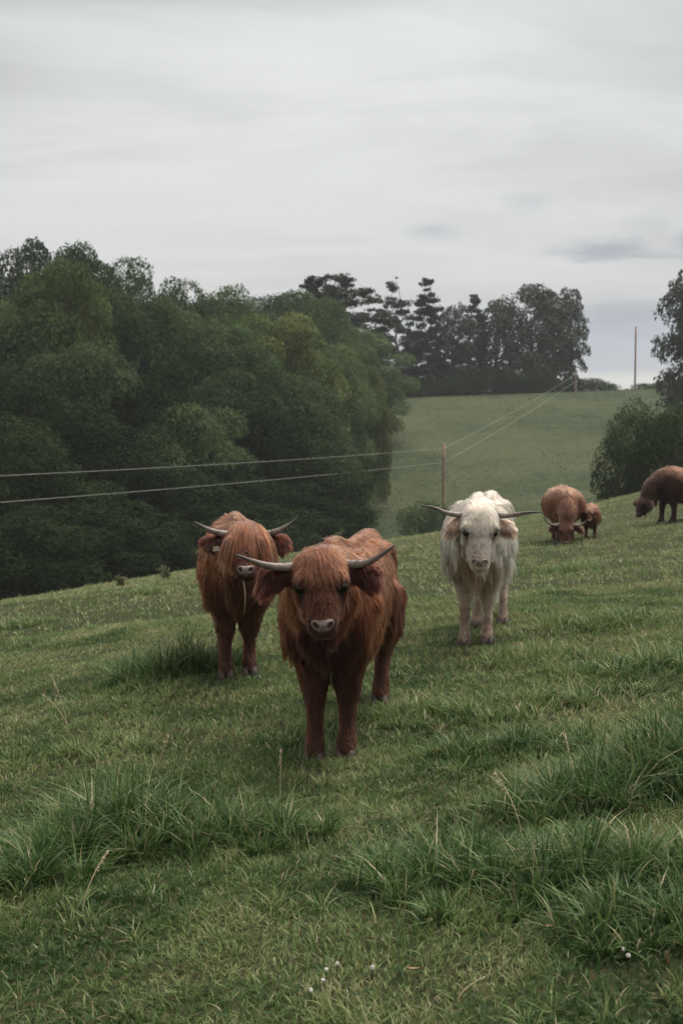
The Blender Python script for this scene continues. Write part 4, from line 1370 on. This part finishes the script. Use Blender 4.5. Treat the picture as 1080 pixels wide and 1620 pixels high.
# white
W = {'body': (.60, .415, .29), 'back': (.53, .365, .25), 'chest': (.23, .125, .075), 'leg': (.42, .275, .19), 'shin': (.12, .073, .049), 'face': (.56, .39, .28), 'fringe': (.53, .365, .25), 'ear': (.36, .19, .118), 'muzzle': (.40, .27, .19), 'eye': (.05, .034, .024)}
F3 = (-.22, -1.0)
white, whp, _ = cattle('highland_cow', 'creamy white highland cow with long level horns and dusty dark shins', 'cow', stand(754, 1019, F3, 1.09), F3, 1.09,
       head=((-.07, .92, .985), 67, (-.08, -1), -1), n_hair=120000, seed=13, fringe=.14, width=.0016, ear_droop=.045, ear_len=.6, colors=W, hide='hide_white', hairmul=1.4, hl=.86, hw=.93, leg_w=.86, leg_hair=.8, fat=.64, lock=.5, lift_f=.12, part=.7,
       foot=((.085, .45), (-.075, .42), (.10, -.50), (-.10, -.58)),
       horns=([(.09, -.01, -.05), (.16, .005, -.03), (.24, .005, .0), (.31, .0, .03), (.42, .0, .045)], [(.09, -.01, -.05), (.16, .005, -.03), (.24, .0, .0), (.31, -.02, .03), (.42, -.035, .045)], .66))
# grazing adult seen head-on with its head in the grass
GZ = {'body': (.105, .028, .0095), 'back': (.15, .056, .028), 'chest': (.04, .011, .005), 'face': (.06, .018, .008), 'leg': (.055, .016, .007), 'fringe': (.09, .03, .014)}
F4 = (-.10, -1.0)
graze, _, _ = cattle('highland_cow', 'tan-red highland cow grazing beside its calf with upswept pale horns', 'cow', stand(893, 857, F4, 1.08), F4, 1.08,
       head=((.03, .98, .40), 78, (-.03, -1), 0), n_hair=60000, seed=14, fringe=.14, width=.0024, colors=GZ, neck_mid=(0, .80, .62), fat=1.28, hairmul=1.0, eyes=True, voxel=.02,
       horns=([(.09, -.01, -.05), (.18, .015, -.03), (.27, .01, .0), (.36, -.05, .03), (.41, -.13, .05)], [(.09, -.01, -.05), (.18, .015, -.03), (.27, .01, .0), (.37, -.05, .03), (.42, -.15, .05)], 1.0))
F5 = (-.22, -1.0)
calf, _, _ = cattle('highland_calf', 'small fluffy brown calf standing beside the grazing cow', 'calf', stand(933, 853, F5, .68), F5, .68,
       head=((.05, .90, .93), 66, (-.12, -1), 0), n_hair=40000, seed=15, fringe=.10, width=.0034, hairmul=1.35, voxel=.02, ear_droop=.02,
       colors={'body': (.095, .028, .011), 'back': (.13, .043, .02), 'face': (.08, .025, .011), 'chest': (.05, .015, .007), 'fringe': (.11, .038, .018)})
DK = {k: tuple(c * .15 for c in v) for k, v in {'body': (.20, .058, .022), 'back': (.29, .10, .048), 'chest': (.10, .028, .012), 'leg': (.13, .038, .017), 'shin': (.14, .05, .027), 'face': (.11, .035, .016), 'fringe': (.24, .10, .05), 'ear': (.36, .15, .08), 'muzzle': (.1, .03, .016)}.items()}
F6 = (-1.0, -.22)
bull, _, _ = cattle('highland_cow', 'darkest brown cow grazing side-on, cut off by the right edge', 'cow', stand(1056, 827, F6, 1.11), F6, 1.11,
       head=((0, 1.00, .44), 72, (-1, -.45), 0), n_hair=60000, seed=16, fringe=.12, hw=1.15, leg_w=1.25, lock=.6, width=.0024, colors=DK, hide='hide_dark', neck_mid=(0, .80, .66), fat=1.2, hairmul=1.5, voxel=.02,
       foot=((.13, .50), (-.13, .36), (.14, -.52), (-.14, -.62)))
#==PART4==
# ---------------------------------------------------------------- small growth in the turf
# clover and other broad leaves low in the sward
x, y = scatter(3600, 2.8, 7.5)
k = (fbm(x * 1.5, y * 1.5, 140, 3) > .50) & (longness(x, y)[0] < .1)
x, y = x[k], y[k]
n = len(x)
z = Hs(x, y) + .012 + .03 * RNG.random(n)
V, T = [], []
for q in range(3):
    a = RNG.random(n) * .5 + q * 2.094 + (x * 57) % 6.28
    s = .006 + .007 * RNG.random(n)
    c0 = np.stack([x, y, z], 1)
    dv = np.stack([np.cos(a), np.sin(a), .15 + .35 * RNG.random(n)], 1)
    sd = np.stack([-np.sin(a), np.cos(a), 0 * a], 1)
    s = s[:, None]
    V.append(np.stack([c0, c0 + dv * s * 1.1 + sd * s * .75, c0 + dv * s * 2.0, c0 + dv * s * 1.1 - sd * s * .75], 1).reshape(-1, 3))
    T.append(np.repeat(np.clip(.30 + RNG.normal(0, .16, n), 0, .75), 4))
V, T = np.concatenate(V), np.concatenate(T)
tag(link('clover', mesh_np('clover', V, np.arange(len(V)).reshape(-1, 4), {'tint': T}, False), None, M['leaf']), 'low clover leaves mixed into the short turf', 'clover', kind='stuff')

# thin dry stems with seed heads scattered over the longer grass
x, y = scatter(2600, 3.0, 16)
lv, ld = longness(x, y)
k = RNG.random(len(x)) < np.where(lv > .1, .5, .07)
x, y, lv = x[k], y[k], lv[k]
n = len(x)
h = .12 + .12 * RNG.random(n) + lv * (.5 + .5 * RNG.random(n))
v1, q1, t1, a1 = blades(np.stack([x, y, Hs(x, y)], 1), h, np.full(n, .0028), RNG.random(n) * 6.28, RNG.random(n) * 6.28, np.clip(RNG.normal(.35, .25, n), 0, 1), .84 + .16 * RNG.random(n), 3)
tag(link('dry_stems', mesh_np('dry_stems', v1, [q1, t1], {'tint': a1}), None, M['grass']), 'thin pale dry grass stems standing in the longer grass', 'dry stems', kind='stuff')


def stalk(px, py, h, lean, label, seed, bend=.3, head=True):
    """a single tall grass stem with its seed head, rooted at a pixel of the turf"""
    rng = np.random.default_rng(seed)
    p = ground_at(px, py)
    t = np.linspace(0, 1, 9)[:, None]
    d = np.array([math.cos(lean), math.sin(lean), 0])
    c = d * (bend * h * t ** 1.8) + np.array([0, 0, 1.0]) * (h * t * (1 - .3 * bend * t))
    o = bpy.data.objects.new('grass_stalk', None); COL.objects.link(o); o.location = tuple(p)
    tag(o, label, 'grass stalk', 'tall dry grass stalks')
    link('stem', mesh_np('stem', *tube(c, np.linspace(.0022, .0012, 9), 5)), o, M['straw'])
    if head:
        V, F, off = [], [], 0
        for k in range(60):
            s = .68 + .32 * rng.random()
            i = np.array([np.interp(s, t[:, 0], c[:, j]) for j in range(3)])
            P = (i + rng.normal(0, .0035, 3))[None]
            v, f = leaf_cards(P, rng.normal(0, 1, (1, 3)), .0042, rng); V.append(v); F.append(f + off); off += len(v)
        link('seed_head', mesh_np('seed_head', np.concatenate(V), np.concatenate(F), None, False), o, M['straw'])


for i, (px, py, h, lean, bend, lab) in enumerate([
        (112, 1172, .34, 2.9, .55, 'long dry stalk leaning left, in the left field below the two brown cows'),
        (108, 1170, .40, 2.6, .30, 'taller upright dry stalk rising beside the leaning one in the left field'),
        (443, 1268, .26, 1.4, .08, 'straight upright dry stalk to the left of the front cow hooves'),
        (246, 1250, .30, .4, .25, 'thin stalk standing out of the top of the large left tussock'),
        (130, 1455, .26, 1.0, .55, 'bent pale straw at the lower left below the large tussock'),
        (825, 1335, .30, 2.4, .45, 'pale stalk arching over the right-hand long grass'),
        (905, 1265, .30, 1.8, .30, 'stalk rising from the dark tussock near the right edge'),
        (910, 1110, .34, 1.5, .10, 'upright stalk in the right field below the white cow'),
        (722, 1590, .10, .3, .9, 'short curved pale straw lying in the bottom turf')]):
    stalk(px, py, h, lean, lab, 500 + i, bend, i != 8)


def clover_flower(px, py, label, seed):
    rng = np.random.default_rng(seed)
    p = ground_at(px, py)
    o = bpy.data.objects.new('clover_flower', None); COL.objects.link(o); o.location = tuple(p)
    tag(o, label, 'flower', 'white clover flowers in the turf')
    h = .035 + .02 * rng.random()
    link('stem', mesh_np('stem', *tube([(0, 0, 0), (.003, 0, h * .5), (.004, .002, h)], .0012, 5)), o, M['leaf_pale'])
    d = norm(rng.normal(0, 1, (60, 3)) + np.array([0, 0, .5]))
    P = d * .0048 + np.array([.004, .002, h + .004])
    v, f = leaf_cards(P, d, .003, rng)
    link('petals', mesh_np('petals', v, f, None, False), o, M['clover_white'])


for i, (px, py, lab) in enumerate([
        (514, 1556, 'white clover flower nearest the bottom middle of the turf, upper of a cluster'), (531, 1553, 'white clover flower just right of the cluster top at bottom middle'),
        (490, 1590, 'lone white clover flower lower left of the bottom middle cluster'), (509, 1573, 'white clover flower at the foot of the bottom middle cluster'),
        (587, 1552, 'small white clover flower right of the bottom middle cluster'),
        (984, 1524, 'white clover flower at the lower right below the long grass'), (991, 1541, 'second clover flower just under the other at the lower right'),
        (906, 1389, 'white clover flower among the long grass on the right'), (587, 1552 - 140, 'white clover flower at the left rim of the right-hand long grass')]):
    clover_flower(px, py, lab, 600 + i)


def fallen_leaf(px, py, s, label, seed, mat='dead_leaf', lift=.05):
    rng = np.random.default_rng(seed)
    p = ground_at(px, py)
    u, w = np.meshgrid(np.linspace(-1, 1, 7), np.linspace(-1, 1, 5), indexing='ij')
    wid = (1 - u ** 2) ** .7 * .45 * (1 + .15 * np.sin(u * 11))
    v = np.stack([u * s, w * wid * s, .25 * s * (w ** 2 + .4 * u ** 2) + .01 * s * rng.normal(0, 1, u.shape)], -1).reshape(-1, 3)
    i, j = np.meshgrid(np.arange(6), np.arange(4), indexing='ij')
    f = np.stack([i * 5 + j, (i + 1) * 5 + j, (i + 1) * 5 + j + 1, i * 5 + j + 1], -1).reshape(-1, 4)
    o = link('fallen_leaf', mesh_np('fallen_leaf', v, f, {'tint': np.full(35, .9)}), None, M[mat])
    o.location = (p[0], p[1], p[2] + lift)
    o.rotation_euler = (rng.normal(0, .4), rng.normal(0, .4) - .2, rng.random() * 6.28)
    tag(o, label, 'leaf', 'single leaves lying on the grass')


for i, (px, py, s, lab, mt) in enumerate([
        (379, 1376, .028, 'pale green leaf lying at the front of the large left tussock', 'leaf_pale'), (352, 1388, .018, 'smaller pale leaf just left of the pale green one by the tussock', 'leaf_pale'),
        (868, 1480, .016, 'tan dead leaf low in the right-hand long grass', 'dead_leaf'), (893, 1330, .014, 'pinkish brown dead leaf on the right-hand long grass', 'dead_leaf'),
        (655, 1550, .026, 'reddish brown dead leaf on the bare bottom turf', 'dead_leaf'), (1052, 1532, .026, 'dead brown leaf near the lower right corner', 'dead_leaf'),
        (818, 1025, .03, 'dead tan leaf on the turf right of the white cow', 'dead_leaf'), (585, 1500, .02, 'dead leaf on the turf left of the right-hand long grass', 'dead_leaf')]):
    fallen_leaf(px, py, s, lab, 700 + i, mt, .03)

# straw hanging from the back cow's mouth, and its ear tag
mw = back.matrix_basis if False else Matrix.LocRotScale(back.location, back.rotation_euler, back.scale)
q0 = mw @ Vector(bhp(.02, .475, -.01))
c = [np.array(q0) + np.array(d) for d in ((0, .02, .01), (.01, -.02, -.02), (.02, -.03, -.09), (.018, -.028, -.16), (.012, -.02, -.225))]
tag(link('dangling_straw', mesh_np('dangling_straw', *tube(c, [.003, .003, .003, .0025, .0015], 5)), None, M['straw']), 'single dry grass stem dangling from the mouth of the back left cow', 'straw')
tc_ = [bhp(s, d, n) for s, d, n in ((.165, .13, -.03), (.205, .135, -.03), (.205, .19, -.025), (.165, .185, -.025))]
nn_ = np.array(bhp(0, 0, .006)) - np.array(bhp(0, 0, 0))
tv = np.array([*tc_, *[np.array(k_) + nn_ for k_ in tc_]])
link('ear_tag', mesh_np('ear_tag', tv, np.array([[0, 1, 2, 3], [7, 6, 5, 4], [0, 4, 5, 1], [1, 5, 6, 2], [2, 6, 7, 3], [3, 7, 4, 0]]), None, False), back, M['tag'])
# ---------------------------------------------------------------- thin evening haze
hz = bpy.data.materials.new('haze'); hz.use_nodes = True
for n_ in list(hz.node_tree.nodes):
    if n_.type != 'OUTPUT_MATERIAL': hz.node_tree.nodes.remove(n_)
pv = hz.node_tree.nodes.new('ShaderNodeVolumePrincipled')
pv.inputs['Color'].default_value = (0.92, 0.95, 0.98, 1)
pv.inputs['Density'].default_value = 0.00036
hz.node_tree.links.new(pv.outputs[0], hz.node_tree.nodes['Material Output'].inputs['Volume'])
xb, yb, zb0, zb1 = 4100.0, 6100.0, float(gz.min()) - 1.0, 26.0
hv = np.array([[sx * xb, sy * yb if sy > 0 else -3100.0, sz] for sz in (zb0, zb1) for sy in (-1, 1) for sx in (-1, 1)])
ho = link('haze', mesh_np('haze', hv, np.array([[0, 2, 3, 1], [4, 5, 7, 6], [0, 1, 5, 4], [2, 6, 7, 3], [0, 4, 6, 2], [1, 3, 7, 5]]), None, False), None, hz)
tag(ho, 'thin evening haze over the pasture', 'haze', kind='stuff')
